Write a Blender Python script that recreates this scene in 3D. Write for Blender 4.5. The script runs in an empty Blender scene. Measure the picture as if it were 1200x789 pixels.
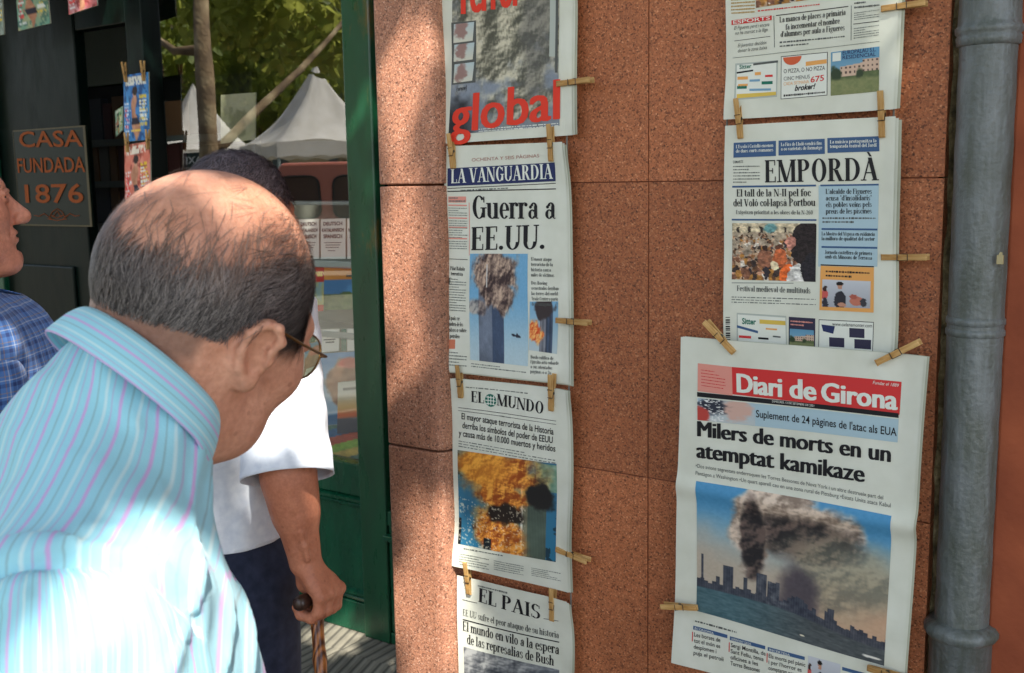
import bpy, bmesh, math, random
import numpy as np
from mathutils import Vector, Matrix
R = math.radians
random.seed(4); rng = np.random.default_rng(7)
S = bpy.context.scene
COL = S.collection

# ------------------------------------------------------------------ camera
def nrm(v):
    v = np.array(v, float); return v / np.linalg.norm(v)
F_PX = 1250.0                                   # focal length for a 1200 px wide frame
_down = nrm((.0166, 1, .147)); _zz = -_down
_l = np.array([-1800, -154, 1250.0]); _l = _l - _l @ _down * _down
_xx = -nrm(_l); _yy = np.cross(_zz, _xx)
CA = np.stack([_xx, _yy, _zz])                  # camera (right, down, forward) -> world (X along the wall, Y into it, Z up)
CP = np.array([0, 0, 1.62])
cam_d = bpy.data.cameras.new('camera'); cam = bpy.data.objects.new('camera', cam_d); COL.objects.link(cam)
cam_d.sensor_width = 36; cam_d.lens = 36 * F_PX / 1200; cam_d.clip_start = .02; cam_d.clip_end = 500
M = Matrix.Identity(4)
for i in range(3):
    M[i][0] = CA[i, 0]; M[i][1] = -CA[i, 1]; M[i][2] = -CA[i, 2]; M[i][3] = CP[i]
cam.matrix_world = M
S.camera = cam
cam_d.dof.use_dof = True; cam_d.dof.focus_distance = 1.7; cam_d.dof.aperture_fstop = 13.0

# ------------------------------------------------------------------ light
SUN_EL, SUN_H = 55, nrm((.56, -.62, 0))
SUND = np.array([SUN_H[0] * math.cos(R(SUN_EL)), SUN_H[1] * math.cos(R(SUN_EL)), math.sin(R(SUN_EL))])
W = bpy.data.worlds.new('World'); S.world = W; W.use_nodes = True
nt = W.node_tree; bgn = nt.nodes['Background']; sky = nt.nodes.new('ShaderNodeTexSky')
sky.sky_type = 'NISHITA'; sky.sun_disc = False; sky.sun_elevation = R(SUN_EL)
sky.sun_rotation = math.atan2(SUN_H[0], SUN_H[1]); sky.altitude = 50; sky.dust_density = 1.5
hs = nt.nodes.new('ShaderNodeHueSaturation'); hs.inputs['Saturation'].default_value = .62
nt.links.new(sky.outputs[0], hs.inputs['Color']); nt.links.new(hs.outputs[0], bgn.inputs[0]); bgn.inputs[1].default_value = .15
sl = bpy.data.lights.new('sun', 'SUN'); sl.energy = 4.8; sl.angle = R(.5); sl.color = (1, .95, .86)
so = bpy.data.objects.new('sun', sl); COL.objects.link(so)
so.rotation_euler = Vector(SUND).to_track_quat('Z', 'Y').to_euler(); so.location = (3, -4, 9)
S.view_settings.view_transform = 'Standard'; S.view_settings.look = 'None'
S.view_settings.exposure = 1.34; S.view_settings.gamma = 1
S.view_settings.use_curve_mapping = False
S.cycles.max_bounces = 8; S.cycles.transparent_max_bounces = 12; S.cycles.caustics_reflective = False
S.cycles.use_denoising = True

# ------------------------------------------------------------------ helpers
def ray(px, py): return CA @ np.array([(px - 600) / F_PX, (py - 394) / F_PX, 1.0])
def at(px, py, Y): r = ray(px, py); return CP + r * (Y / r[1])          # point of the plane Y
def at_z(px, py, z): r = ray(px, py); return CP + r * ((z - 1.62) / r[2])
def deep(px, py, d): return CP + ray(px, py) * d
def lin(c):
    c = np.asarray(c, float); return np.where(c <= .04045, c / 12.92, ((c + .055) / 1.055) ** 2.4)
def rgb(r, g, b): return lin(np.array([r, g, b]) / 255.)
def tag(o, label=None, cat=None, group=None, kind=None):
    if label: o['label'] = label
    if cat: o['category'] = cat
    if group: o['group'] = group
    if kind: o['kind'] = kind
    return o
def thing(name, label, cat, loc=(0, 0, 0), rz=0, group=None):
    o = bpy.data.objects.new(name, None); COL.objects.link(o); o.location = loc; o.rotation_euler = (0, 0, rz)
    o.empty_display_size = .1
    return tag(o, label, cat, group)
def obj(name, v, f, mat, parent=None, smooth=False, mats=None, fm=None, bevel=0, attrs=None, seg=2):
    me = bpy.data.meshes.new(name)
    v = np.asarray(v, float)
    if parent is not None and parent.type == 'EMPTY' and not parent.get('_local'):
        c, s = math.cos(-parent.rotation_euler.z), math.sin(-parent.rotation_euler.z)
        q = v - np.array(parent.location); v = np.stack([c * q[:, 0] - s * q[:, 1], s * q[:, 0] + c * q[:, 1], q[:, 2]], 1)
    elif parent is not None and parent.type == 'MESH' and parent.parent is not None and not parent.parent.get('_local'):
        g = parent.parent
        c, s = math.cos(-g.rotation_euler.z), math.sin(-g.rotation_euler.z)
        q = v - np.array(g.location); v = np.stack([c * q[:, 0] - s * q[:, 1], s * q[:, 0] + c * q[:, 1], q[:, 2]], 1)
    me.from_pydata(v.tolist(), [], [list(map(int, x)) for x in f])
    for m in (mats or [mat]): me.materials.append(m)
    if fm is not None: me.polygons.foreach_set('material_index', np.asarray(fm, np.int32))
    if smooth: me.polygons.foreach_set('use_smooth', np.ones(len(me.polygons), bool))
    for k, a in (attrs or {}).items():
        a = np.asarray(a, float)
        if a.ndim == 1: me.attributes.new(k, 'FLOAT', 'POINT').data.foreach_set('value', a.astype(np.float32))
        else:
            a4 = np.ones((len(a), 4), np.float32); a4[:, :3] = a
            me.attributes.new(k, 'FLOAT_COLOR', 'POINT').data.foreach_set('color', a4.ravel())
    me.update()
    o = bpy.data.objects.new(name, me); COL.objects.link(o)
    if parent is not None: o.parent = parent
    if bevel:
        b = o.modifiers.new('bevel', 'BEVEL'); b.width = bevel; b.segments = seg; b.limit_method = 'ANGLE'; b.angle_limit = R(40)
    return o
class MB:
    def __init__(s): s.v = []; s.f = []; s.m = []; s.c = []
    def add(s, v, f, m=0, c=None):
        n = len(s.v); s.v += [tuple(p) for p in v]; s.f += [[i + n for i in q] for q in f]; s.m += [m] * len(f)
        if c is not None: s.c += [tuple(c)] * len(v)
        return s
    def box(s, a, b, m=0, c=None):
        x0, y0, z0 = a; x1, y1, z1 = b
        return s.add([(x0,y0,z0),(x1,y0,z0),(x1,y1,z0),(x0,y1,z0),(x0,y0,z1),(x1,y0,z1),(x1,y1,z1),(x0,y1,z1)],
              [(0,3,2,1),(4,5,6,7),(0,1,5,4),(1,2,6,5),(2,3,7,6),(3,0,4,7)], m, c)
    def tube(s, pts, rad, n=10, m=0, caps=True, c=None):
        pts = [np.array(p, float) for p in pts]; k = len(pts); rad = [rad] * k if np.isscalar(rad) else rad
        V = []; up = None
        for i, p in enumerate(pts):
            t = nrm(pts[min(i + 1, k - 1)] - pts[max(i - 1, 0)])
            if up is None: up = np.array([0, 0, 1.]) if abs(t[2]) < .9 else np.array([1., 0, 0])
            a = nrm(np.cross(t, up)); b = np.cross(a, t); up = b
            for j in range(n):
                q = 2 * math.pi * j / n; V.append(p + rad[i] * (math.cos(q) * a + math.sin(q) * b))
        Fc = [(i * n + j, i * n + (j + 1) % n, (i + 1) * n + (j + 1) % n, (i + 1) * n + j) for i in range(k - 1) for j in range(n)]
        if caps: Fc += [tuple(range(n))[::-1], tuple(range((k - 1) * n, k * n))]
        return s.add(V, Fc, m, c)
    def build(s, name, mat, parent=None, **k):
        if s.c: k.setdefault('attrs', {})['col'] = np.array(s.c)
        return obj(name, s.v, s.f, mat, parent, mats=mat if isinstance(mat, list) else None, fm=s.m if isinstance(mat, list) else None, **k)

# ------------------------------------------------------------------ noise (numpy)
def _h(ix, iy, iz, seed):
    n = (ix.astype(np.int64) * 374761393 + iy.astype(np.int64) * 668265263 + iz.astype(np.int64) * 2147483647 + seed * 974711) & 0xffffffff
    n = ((n ^ (n >> 13)) * 1274126177) & 0xffffffff
    n = ((n ^ (n >> 16)) * 2246822519) & 0xffffffff
    return ((n ^ (n >> 15)) & 0xffffff) / float(0xffffff)
def noise3(p, seed=0):
    p = np.asarray(p, float); i = np.floor(p).astype(np.int64); f = p - i; f = f * f * (3 - 2 * f)
    r = 0
    for dx in (0, 1):
        for dy in (0, 1):
            for dz in (0, 1):
                w = (f[..., 0] if dx else 1 - f[..., 0]) * (f[..., 1] if dy else 1 - f[..., 1]) * (f[..., 2] if dz else 1 - f[..., 2])
                r = r + w * _h(i[..., 0] + dx, i[..., 1] + dy, i[..., 2] + dz, seed)
    return r
def fbm(p, seed=0, o=4):
    r = 0; a = .5; p = np.asarray(p, float)
    for k in range(o): r = r + a * noise3(p * 2 ** k, seed + k); a *= .5
    return r / (1 - .5 ** o)
def n2(u, v, sc, seed=0, o=4): return fbm(np.stack([u * sc, v * sc, np.zeros_like(u) + seed * 3.7], -1), seed, o)
def sst(a, b, x): t = np.clip((x - a) / (b - a), 0, 1); return t * t * (3 - 2 * t)
def mixc(a, b, t): return np.asarray(a) * (1 - t[..., None]) + np.asarray(b) * t[..., None]

# ------------------------------------------------------------------ materials
def mat(name, col=(.5, .5, .5), rough=.6, spec=.5, metal=0, **k):
    m = bpy.data.materials.new(name); m.use_nodes = True; b = m.node_tree.nodes['Principled BSDF']
    b.inputs['Base Color'].default_value = (*col, 1); b.inputs['Roughness'].default_value = rough
    b.inputs['Specular IOR Level'].default_value = spec; b.inputs['Metallic'].default_value = metal
    for kk, vv in k.items(): b.inputs[kk.replace('_', ' ')].default_value = vv
    return m
class N:
    def __init__(s, m): s.m = m; s.t = m.node_tree; s.b = s.t.nodes['Principled BSDF']
    def n(s, typ, ins=None, **k):
        x = s.t.nodes.new('ShaderNode' + typ)
        for a, v in k.items(): setattr(x, a, v)
        for a, v in (ins or {}).items():
            if hasattr(v, 'is_linked') or hasattr(v, 'links'): s.t.links.new(v, x.inputs[a])
            else: x.inputs[a].default_value = v
        return x
    def link(s, a, b): s.t.links.new(a, b)
    def coord(s, kind='Object'): return s.n('TexCoord').outputs[kind]
    def noise(s, sc, det=3, vec=None, rough=.5):
        return s.n('TexNoise', {'Scale': sc, 'Detail': det, 'Roughness': rough, 'Vector': vec or s.coord()}).outputs['Fac']
    def ramp(s, fac, stops, const=False):
        x = s.n('ValToRGB', {'Fac': fac}); e = x.color_ramp.elements
        if const: x.color_ramp.interpolation = 'CONSTANT'
        while len(e) < len(stops): e.new(.5)
        for i, (p, c) in enumerate(stops):
            e[i].position = p; e[i].color = (*c, 1) if len(c) == 3 else c
        return x.outputs[0]
    def mix(s, fac, a, b, mode='MIX'):
        x = s.n('Mix', data_type='RGBA', blend_type=mode)
        for i, v in ((0, fac), (6, a), (7, b)):
            if hasattr(v, 'links'): s.t.links.new(v, x.inputs[i])
            else: x.inputs[i].default_value = v if i == 0 else (*v, 1)
        return x.outputs[2]
    def math(s, op, a, b=0.0, c=0.0):
        x = s.n('Math', operation=op)
        for i, v in enumerate((a, b, c)):
            if hasattr(v, 'links'): s.t.links.new(v, x.inputs[i])
            else: x.inputs[i].default_value = v
        return x.outputs[0]
    def bump(s, h, st=.3, d=.002):
        x = s.n('Bump', {'Height': h, 'Strength': st, 'Distance': d}); s.link(x.outputs[0], s.b.inputs['Normal'])
    def color(s, c): s.link(c, s.b.inputs['Base Color'])
    def rough(s, c): s.link(c, s.b.inputs['Roughness'])

def granite(name, base, seed):
    m = mat(name, base, .62, .4); k = N(m)
    co = k.n('Mapping', {'Vector': k.coord(), 'Location': (seed * 3.1, seed * 1.7, seed * .9)}).outputs[0]
    v = k.n('TexVoronoi', {'Scale': 430, 'Vector': co, 'Randomness': 1.0}); v2 = k.n('TexVoronoi', {'Scale': 270, 'Vector': co, 'Randomness': 1.0}); r2 = k.n('SeparateColor', {'Color': v2.outputs['Color']}).outputs[1]
    sp = k.n('SeparateColor', {'Color': v.outputs['Color']}); r1 = sp.outputs[0]
    b = np.array(base)
    grain = k.ramp(r1, [(0, b * .40), (.06, b * .66), (.18, b * .88), (.46, b * 1.0), (.62, b * np.array([1.12, 1.06, .98])), (.80, b * np.array([1.22, 1.28, 1.24])), (.95, b * np.array([1.45, 1.8, 2.0]))], True)
    big = k.noise(5, 4, co)
    spot = k.ramp(r2, [(0, (.45, .40, .38)), (.035, (1, 1, 1)), (.93, (1.25, 1.4, 1.5))], True)
    g2 = k.mix(.8, grain, spot, 'MULTIPLY')
    tone = k.mix(1, k.ramp(big, [(.3, (.86, .85, .84)), (.7, (1.08, 1.07, 1.05))]), k.ramp(k.noise(2.2, 5, k.n('Mapping', {'Vector': co, 'Scale': (1.6, 1, .5)}).outputs[0], .65), [(.35, (.80, .78, .76)), (.62, (1.04, 1.04, 1.04))]), 'MULTIPLY')
    c = k.mix(1, g2, tone, 'MULTIPLY')
    k.color(c); k.bump(k.math('ADD', k.noise(240, 3, co), r1), .35, .0012)
    return m
GR = np.array(rgb(190, 117, 78)) * .82
M_slab = [granite('red_granite_%s' % 'abc'[i], GR * f, i) for i, f in enumerate((1.0, 1.07, .95))]
M_pil = granite('pale_red_granite', np.array(rgb(190, 134, 108)) * .80, 5)
M_joint = mat('joint_mortar', rgb(112, 64, 44), .9)
m = M_mortar = mat('old_mortar', rgb(120, 108, 78), .95); k = N(m)
k.color(k.ramp(k.noise(38, 5), [(.3, rgb(62, 56, 36)), (.5, rgb(118, 104, 72)), (.72, rgb(160, 146, 112))])); k.bump(k.noise(60, 5), 1, .012)
m = M_plaster = mat('rust_plaster', rgb(150, 74, 40), .8); k = N(m)
k.color(k.ramp(k.noise(9, 5), [(.3, rgb(126, 58, 30)), (.7, rgb(160, 82, 48))])); k.bump(k.noise(90, 4), .3, .003)
m = M_pipe = mat('grey_blue_pipe_paint', rgb(94, 101, 101), .42, .5); k = N(m)
co = k.n('Mapping', {'Vector': k.coord(), 'Scale': (1, 1, .35)}).outputs[0]
pn = k.math('ADD', k.math('MULTIPLY', k.noise(26, 6, co, .7), .6), k.math('MULTIPLY', k.noise(60, 4, k.n('Mapping', {'Vector': k.coord(), 'Scale': (1, 1, .08)}).outputs[0], .6), .4))
k.color(k.ramp(pn, [(.25, rgb(54, 58, 50)), (.42, rgb(82, 89, 84)), (.56, rgb(102, 109, 110)), (.78, rgb(126, 133, 134))]))
k.rough(k.ramp(k.noise(30, 4, co), [(.3, (.28,) * 3), (.7, (.5,) * 3)])); k.bump(k.math('ADD', pn, k.math('MULTIPLY', k.noise(110, 4, k.coord()), .5)), .8, .005)
def paint(name, c, rough=.32, wear=None, spec=.5):
    m = mat(name, c, rough, spec); k = N(m); c = np.array(c)
    co = k.n('Mapping', {'Vector': k.coord(), 'Scale': (1, 1, .3)}).outputs[0]
    cc = k.ramp(k.noise(14, 5, co), [(.3, c * .75), (.7, c * 1.2)])
    if wear is not None: cc = k.mix(k.ramp(k.noise(9, 6, co, .7), [(.60, (0, 0, 0)), (.72, (.7,) * 3)]), cc, wear)
    k.color(cc); k.rough(k.ramp(k.noise(25, 4, co), [(.3, (rough * .8,) * 3), (.7, (rough * 1.3,) * 3)])); k.bump(k.noise(120, 3, co), .12, .002)
    return m
M_green = paint('bottle_green_gloss', rgb(14, 74, 50), .26)
M_greenw = paint('worn_green_gloss', rgb(20, 72, 46), .3, rgb(120, 84, 24))  # green with random ochre blotches
M_dgreen = paint('dark_green_gloss', rgb(4, 17, 13), .36, None, .16)
M_black = mat('black_recess', (.006, .007, .007), .6)
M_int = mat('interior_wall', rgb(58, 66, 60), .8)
M_shelf = mat('shelf_grey', rgb(150, 158, 150), .5)
m = M_pave = mat('ridged_pavement', rgb(120, 116, 104), .75); k = N(m)
co = k.coord(); ck = k.n('TexChecker', {'Vector': co, 'Scale': 2.5}).outputs['Fac']
xyz = k.n('SeparateXYZ', {'Vector': co})
def saw(vx, fr): return k.math('PINGPONG', k.math('MULTIPLY', vx, fr), 1.0)
ri = k.mix(ck, saw(xyz.outputs[0], 55), saw(k.math('ADD', xyz.outputs[0], k.math('MULTIPLY', xyz.outputs[1], .35)), 55))
k.color(k.mix(k.ramp(ri, [(.15, (.75,) * 3), (.45, (0, 0, 0))]), k.ramp(k.noise(6, 4), [(.3, rgb(104, 100, 88)), (.7, rgb(140, 134, 118))]), rgb(52, 50, 44)))
k.bump(ri, .8, .006)
def vcmat(name, rough=.65, spec=.25, bumpn=0):
    m = mat(name, (1, 1, 1), rough, spec); k = N(m); k.color(k.n('Attribute', attribute_name='col').outputs['Color'])
    if bumpn: k.bump(k.noise(bumpn, 3), .25, .002)
    return m
M_print = vcmat('printed_ink', .55, .3); M_vc = vcmat('painted_object', .5, .3)
m = M_paper = mat('newsprint', rgb(216, 219, 205), .75, .2); k = N(m)
k.color(k.ramp(k.noise(16, 4), [(.3, rgb(208, 211, 196)), (.7, rgb(222, 225, 212))])); k.bump(k.noise(9, 4), .25, .012)
M_inner = mat('newsprint_inner', rgb(184, 186, 166), .8, .2)
m = M_peg = mat('peg_wood', rgb(196, 158, 100), .6, .3); k = N(m)
co = k.n('Mapping', {'Vector': k.coord('Object'), 'Scale': (12, 160, 160)}).outputs[0]
oi = k.n('ObjectInfo').outputs['Random']
k.color(k.mix(1, k.ramp(k.noise(1.5, 4, co), [(.3, rgb(168, 124, 66)), (.7, rgb(214, 178, 120))]), k.ramp(oi, [(0, (.75, .72, .66)), (1, (1.08, 1.08, 1.08))]), 'MULTIPLY'))
M_steel = mat('spring_steel', (.45, .45, .44), .35, metal=1)
M_cord = mat('cord_grey', rgb(120, 116, 108), .7)
# ------------------------------------------------------------------ ground and large structure
WY = 1.6                                                  # face of the stone wall
pv = MB(); pv.add([(-60, -70, 0), (40, -70, 0), (40, 6, 0), (-60, 6, 0)], [(0, 1, 2, 3)]); tag(pv.build('pavement', M_pave), kind='structure')
sp_ = MB(); sp_.box((-6, 1.75, -.05), (-1.46, 4.2, .09)); tag(sp_.build('entrance_step', M_pave), kind='structure')

Z_J = [-.02, .597, 1.105, 1.613, 2.121, 2.63, 3.14]
X_L, X_M, X_R = -1.30, -.842, -.372
wall = thing('stone_wall', 'speckled red granite slab wall behind the two columns of pegged newspapers', 'wall', (-.8, 1.65, 0))
mb = MB(); mb.box((X_L - .02, WY + .0022, 0), (X_R - .01, WY + .35, 3.2)); mb.build('mortar_bed', M_joint, wall)
g = .0008
q = 0
for (x0, x1) in ((X_L, X_M), (X_M, X_R)):
    for i in range(len(Z_J) - 1):
        b = MB(); dy = random.uniform(-.0008, .0008)
        b.box((x0 + g, WY + dy, Z_J[i] + g), (x1 - g, WY + .03, Z_J[i + 1] - g))
        b.build('stone_slab', M_slab[q % 3], wall, bevel=.0010); q += 1
# crumbling mortar edge beside the pipe
V = []; Fq = []; nz = 160
for i in range(nz + 1):
    z = 3.2 * i / nz
    for j in range(9):
        t = j / 8; x = X_R - .006 + .05 * t
        a = fbm(np.array([[x * 30, z * 22, 1.0]]), 3, 3)[0] - .5
        V.append((x, WY + .012 + .05 * t + a * .035, z))
for i in range(nz):
    for j in range(8): Fq.append((i * 9 + j, i * 9 + j + 1, (i + 1) * 9 + j + 1, (i + 1) * 9 + j))
obj('mortar_edge', V, Fq, M_mortar, wall, smooth=True)

PY = 1.545
pl0 = at(437, 0, PY)[0] + .0; pl0 = -1.395
pl1 = at(497, 200, PY)[0]
pil = thing('stone_pilaster', 'paler granite pilaster with rounded edge and dappled sun, between shop front and newspapers', 'pilaster', (-1.38, 1.6, 0))
def ext(poly, z0, z1, mbb=None):
    n = len(poly); mbb = mbb or MB()
    return mbb.add([(x, y, z0) for x, y in poly] + [(x, y, z1) for x, y in poly],
                   [tuple(range(n))[::-1], tuple(range(n, 2 * n))] + [(i, (i + 1) % n, n + (i + 1) % n, n + i) for i in range(n)])
edge = [(pl1, PY), (pl1 + .012, PY + .003), (pl1 + .021, PY + .010), (pl1 + .026, PY + .021), (pl1 + .028, PY + .04), (pl1 + .034, WY - .006), (pl1 + .045, WY - .001), (pl1 + .045, WY + .03)]
poly = [(pl0, PY + .006), (pl0 + .006, PY)] + edge + [(pl0, WY + .03)]
for i in range(len(Z_J) - 1):
    ext(poly, Z_J[i] + .0018, Z_J[i + 1] - .0018).build('stone_slab', M_pil, pil, bevel=.003)
mb = MB(); mb.box((pl0 + .004, WY - .03, 0), (pl1 + .01, 2.35, 3.2)); mb.build('masonry_core', M_joint, pil)

# drainpipe and the neighbour's wall
pc = at(1147, 300, 1.60); PX, PYc = pc[0], pc[1]; PR = .0375
pipe = thing('drainpipe', 'grey blue painted drainpipe with raised rings at the right edge of the wall', 'drainpipe', (PX, PYc, 0))
def ring_tube(x, y, prof, n=40):
    b = MB(); V = []
    for (z, r) in prof:
        for j in range(n):
            a = 2 * math.pi * j / n; V.append((x + r * math.cos(a), y + r * math.sin(a), z))
    Fc = [(i * n + j, i * n + (j + 1) % n, (i + 1) * n + (j + 1) % n, (i + 1) * n + j) for i in range(len(prof) - 1) for j in range(n)]
    return b.add(V, Fc)
zt = lambda py: at(1150, py, PYc - PR)[2]
z1, z2, z3 = zt(48), zt(393), zt(748)
ring_tube(PX, PYc, [(z3, PR)] + [(z3 + (z1 - z3) * i / 30, PR + .0006 * math.sin(i * 2.1)) for i in range(1, 31)]).build('pipe_shaft', M_pipe, pipe, smooth=True)
ring_tube(PX, PYc, [(z1 - .004, PR), (z1 - .002, PR + .004), (z1 + .008, PR + .005), (z1 + .011, PR + .003), (z1 + .014, PR + .006), (z1 + .021, PR + .0065), (z1 + .024, PR + .0035), (z1 + .03, PR + .003), (z1 + .05, PR + .0025), (z1 + .9, PR + .003)]).build('socket', M_pipe, pipe, smooth=True)
for dz in (0, .016):
    ring_tube(PX, PYc, [(z2 + dz - .006, PR), (z2 + dz - .003, PR + .0022), (z2 + dz + .003, PR + .0022), (z2 + dz + .006, PR)]).build('pipe_ring', M_pipe, pipe, smooth=True)
ring_tube(PX, PYc, [(0, PR + .006), (z3 - .02, PR + .006), (z3 - .016, PR + .011), (z3 - .01, PR + .0145), (z3 - .003, PR + .0145), (z3 + .004, PR + .009), (z3 + .007, PR)]).build('lower_socket', M_pipe, pipe, smooth=True)
tg = at(1172, 304, PYc - PR * .87); b = MB(); b.box((tg[0] - .004, tg[1] - .002, tg[2] - .006), (tg[0] + .004, tg[1] + .004, tg[2] + .006)); b.add([(tg[0] - .002, tg[1] - .0022, tg[2] + .006), (tg[0] + .003, tg[1] - .0022, tg[2] + .006), (tg[0] + .003, tg[1] - .0022, tg[2] + .010), (tg[0], tg[1] - .0022, tg[2] + .011)], [(0, 1, 2, 3)]); b.build('paint_chip', mat('pale_chip', rgb(170, 158, 118), .7), pipe)
nb = thing('plaster_wall', 'rust brown plastered wall of the next house, right of the drainpipe', 'wall', (.6, 1.7, 0))
xr = at(1168, 500, 1.60)[0]
b = MB(); b.box((xr, 1.60, 0), (2.6, 2.0, 3.2)); b.build('plaster', M_plaster, nb, bevel=.006)
b = MB(); b.box((X_R - .005, 1.665, 0), (xr + .002, 1.95, 3.2)); b.build('gap_filling', M_mortar, nb)

# ------------------------------------------------------------------ shop front
SY = 2.55
sw = thing('shop_window', 'green wooden shop window with reflecting glass and moulded panel below, left of the pilaster', 'shop window', (-2.9, SY, .09))
xg0, xg1, xp1 = -3.40, -2.405, -2.29
b = MB(); b.box((xg1, SY - .03, .09), (xp1, SY + .05, 2.75)); b.build('frame_post', M_greenw, sw, bevel=.005)
b = MB(); b.box((xg0 - .10, SY - .03, .09), (xg0, SY + .05, 2.75)); b.build('frame_post', M_dgreen, sw, bevel=.005)
b = MB(); b.box((xg0, SY - .02, 2.62), (xg1, SY + .05, 2.75)); b.build('head_rail', M_dgreen, sw, bevel=.004)
b = MB(); b.box((xg0, SY - .015, .575), (xg1, SY + .05, .685)); b.build('sill_rail', M_green, sw, bevel=.004)
b = MB(); b.box((xg0, SY - .004, .20), (xg1, SY + .03, .572)); b.build('base_panel', M_green, sw)
b = MB(); b.box((xg0, SY - .015, .09), (xg1, SY + .05, .198)); b.build('bottom_rail', M_green, sw, bevel=.004)
for z in (.552, .222):
    b = MB()
    pr = [(SY - .004, z - .022), (SY - .012, z - .018), (SY - .016, z - .008), (SY - .010, z - .002), (SY - .021, z + .004), (SY - .021, z + .013), (SY - .004, z + .020)]
    n = len(pr); b.add([(xg0, y, zz) for y, zz in pr] + [(xg1, y, zz) for y, zz in pr], [(i, i + 1, n + i + 1, n + i) for i in range(n - 1)]); b.build('moulding', M_green, sw)
m = M_glass = bpy.data.materials.new('window_glass'); m.use_nodes = True; t = m.node_tree; t.nodes.remove(t.nodes['Principled BSDF'])
o_ = t.nodes['Material Output']; mx = t.nodes.new('ShaderNodeMixShader'); fr = t.nodes.new('ShaderNodeMath'); lw = t.nodes.new('ShaderNodeLayerWeight'); pw = t.nodes.new('ShaderNodeMath'); tr = t.nodes.new('ShaderNodeBsdfTransparent'); gl = t.nodes.new('ShaderNodeBsdfGlossy')
lw.inputs['Blend'].default_value = .5; pw.operation = 'POWER'; pw.inputs[1].default_value = 5; t.links.new(lw.outputs['Facing'], pw.inputs[0]); fr.operation = 'MULTIPLY_ADD'; fr.inputs[1].default_value = .80; fr.inputs[2].default_value = .25; t.links.new(pw.outputs[0], fr.inputs[0]); gl.inputs['Roughness'].default_value = 0.0; tr.inputs[0].default_value = (1, 1, 1, 1)
bp = t.nodes.new('ShaderNodeBump'); nz_ = t.nodes.new('ShaderNodeTexNoise'); tc = t.nodes.new('ShaderNodeTexCoord'); nz_.inputs['Scale'].default_value = 2.2; nz_.inputs['Detail'].default_value = 1
t.links.new(tc.outputs['Object'], nz_.inputs['Vector']); t.links.new(nz_.outputs['Fac'], bp.inputs['Height']); bp.inputs['Strength'].default_value = .06; bp.inputs['Distance'].default_value = .01; t.links.new(bp.outputs[0], gl.inputs['Normal'])
t.links.new(fr.outputs[0], mx.inputs[0]); t.links.new(tr.outputs[0], mx.inputs[1]); t.links.new(gl.outputs[0], mx.inputs[2]); t.links.new(mx.outputs[0], o_.inputs[0])
b = MB(); b.add([(xg0, SY + .012, .685), (xg1, SY + .012, .685), (xg1, SY + .012, 2.62), (xg0, SY + .012, 2.62)], [(0, 1, 2, 3)]); b.build('glass', M_glass, sw)

# the narrow bay between window post and pilaster
nbay = thing('side_bay', 'narrow dark pane over a green moulded panel, squeezed between window post and pilaster', 'shop front', (-2.1, SY, .09))
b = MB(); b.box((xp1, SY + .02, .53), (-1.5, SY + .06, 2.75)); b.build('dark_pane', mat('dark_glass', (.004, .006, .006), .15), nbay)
b = MB(); b.box((xp1, SY - .025, .09), (-1.5, SY + .05, .13)); b.box((xp1, SY - .025, .50), (-1.5, SY + .05, .55)); b.box((xp1, SY - .02, .13), (xp1 + .03, SY + .05, .50)); b.build('panel_frame', M_green, nbay, bevel=.004)
b = MB(); b.box((xp1 + .03, SY + .002, .13), (-1.5, SY + .03, .50)); b.build('panel', M_green, nbay)
b = MB(); b.box((xp1, SY - .05, .455), (-1.5, SY - .024, .475)); b.build('moulding', M_green, nbay, bevel=.004)

# door opening and the dark leaf with the gilded sign, left of the window
xd1 = xg0 - .10; xd0 = -3.84
leaf = thing('shop_door', 'dark green folded door leaf carrying the old orange lettered board', 'door', (-4.3, SY, .09))
b = MB(); b.box((-4.75, SY - .02, .09), (xd0, SY + .03, 2.75)); b.build('door_board', M_dgreen, leaf, bevel=.006)
for (za, zb) in ((.2, .6), (.72, 1.30)):
    b = MB(); b.box((-4.62, SY - .034, za), (xd0 - .1, SY - .02, zb)); b.build('raised_panel', M_dgreen, leaf, bevel=.008)
leaf2 = thing('green_shutter', 'lighter green shutter at the far left edge beside the lettered board', 'shutter', (-5.2, SY, .09))
b = MB(); b.box((-6.2, SY - .06, .09), (-4.42, SY - .024, 1.86)); b.build('shutter_board', M_green, leaf2, bevel=.006)
b = MB(); b.box((-6.2, SY - .06, 1.864), (-4.42, SY - .024, 2.75)); b.build('upper_board', M_dgreen, leaf2, bevel=.006)
lin_ = thing('lintel', 'dark wooden lintel above the shop door and window', 'lintel', (-3.6, SY, 2.75))
b = MB(); b.box((-6.3, SY - .10, 2.752), (-1.42, SY + .4, 3.3)); b.box((xd0 + .002, SY - .015, 2.22), (xd1 - .002, SY + .04, 2.75)); b.build('beam', M_dgreen, lin_, bevel=.006)
aw = thing('awning', 'dark green canvas awning over the shop door, above the hung magazines', 'awning', (-4.9, 2.4, 2.6))  # out of view, added to keep skylight off the door side
b = MB(); b.add([(-6.4, 2.46, 2.74), (-3.42, 2.46, 2.74), (-3.42, 1.35, 2.70), (-6.4, 1.35, 2.70), (-6.4, 2.46, 2.755), (-3.42, 2.46, 2.755), (-3.42, 1.35, 2.715), (-6.4, 1.35, 2.715)], [(3,2,1,0),(4,5,6,7),(0,1,5,4),(1,2,6,5),(2,3,7,6),(3,0,4,7)]); b.build('canvas', mat('awning_canvas', rgb(20, 52, 38), .85), aw)
for x in (-3.44, -6.38): b = MB(); b.tube([(x, 1.38, 2.69), (x, 2.46, 2.725)], .012, 8); b.build('awning_arm', M_dgreen, aw)
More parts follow.
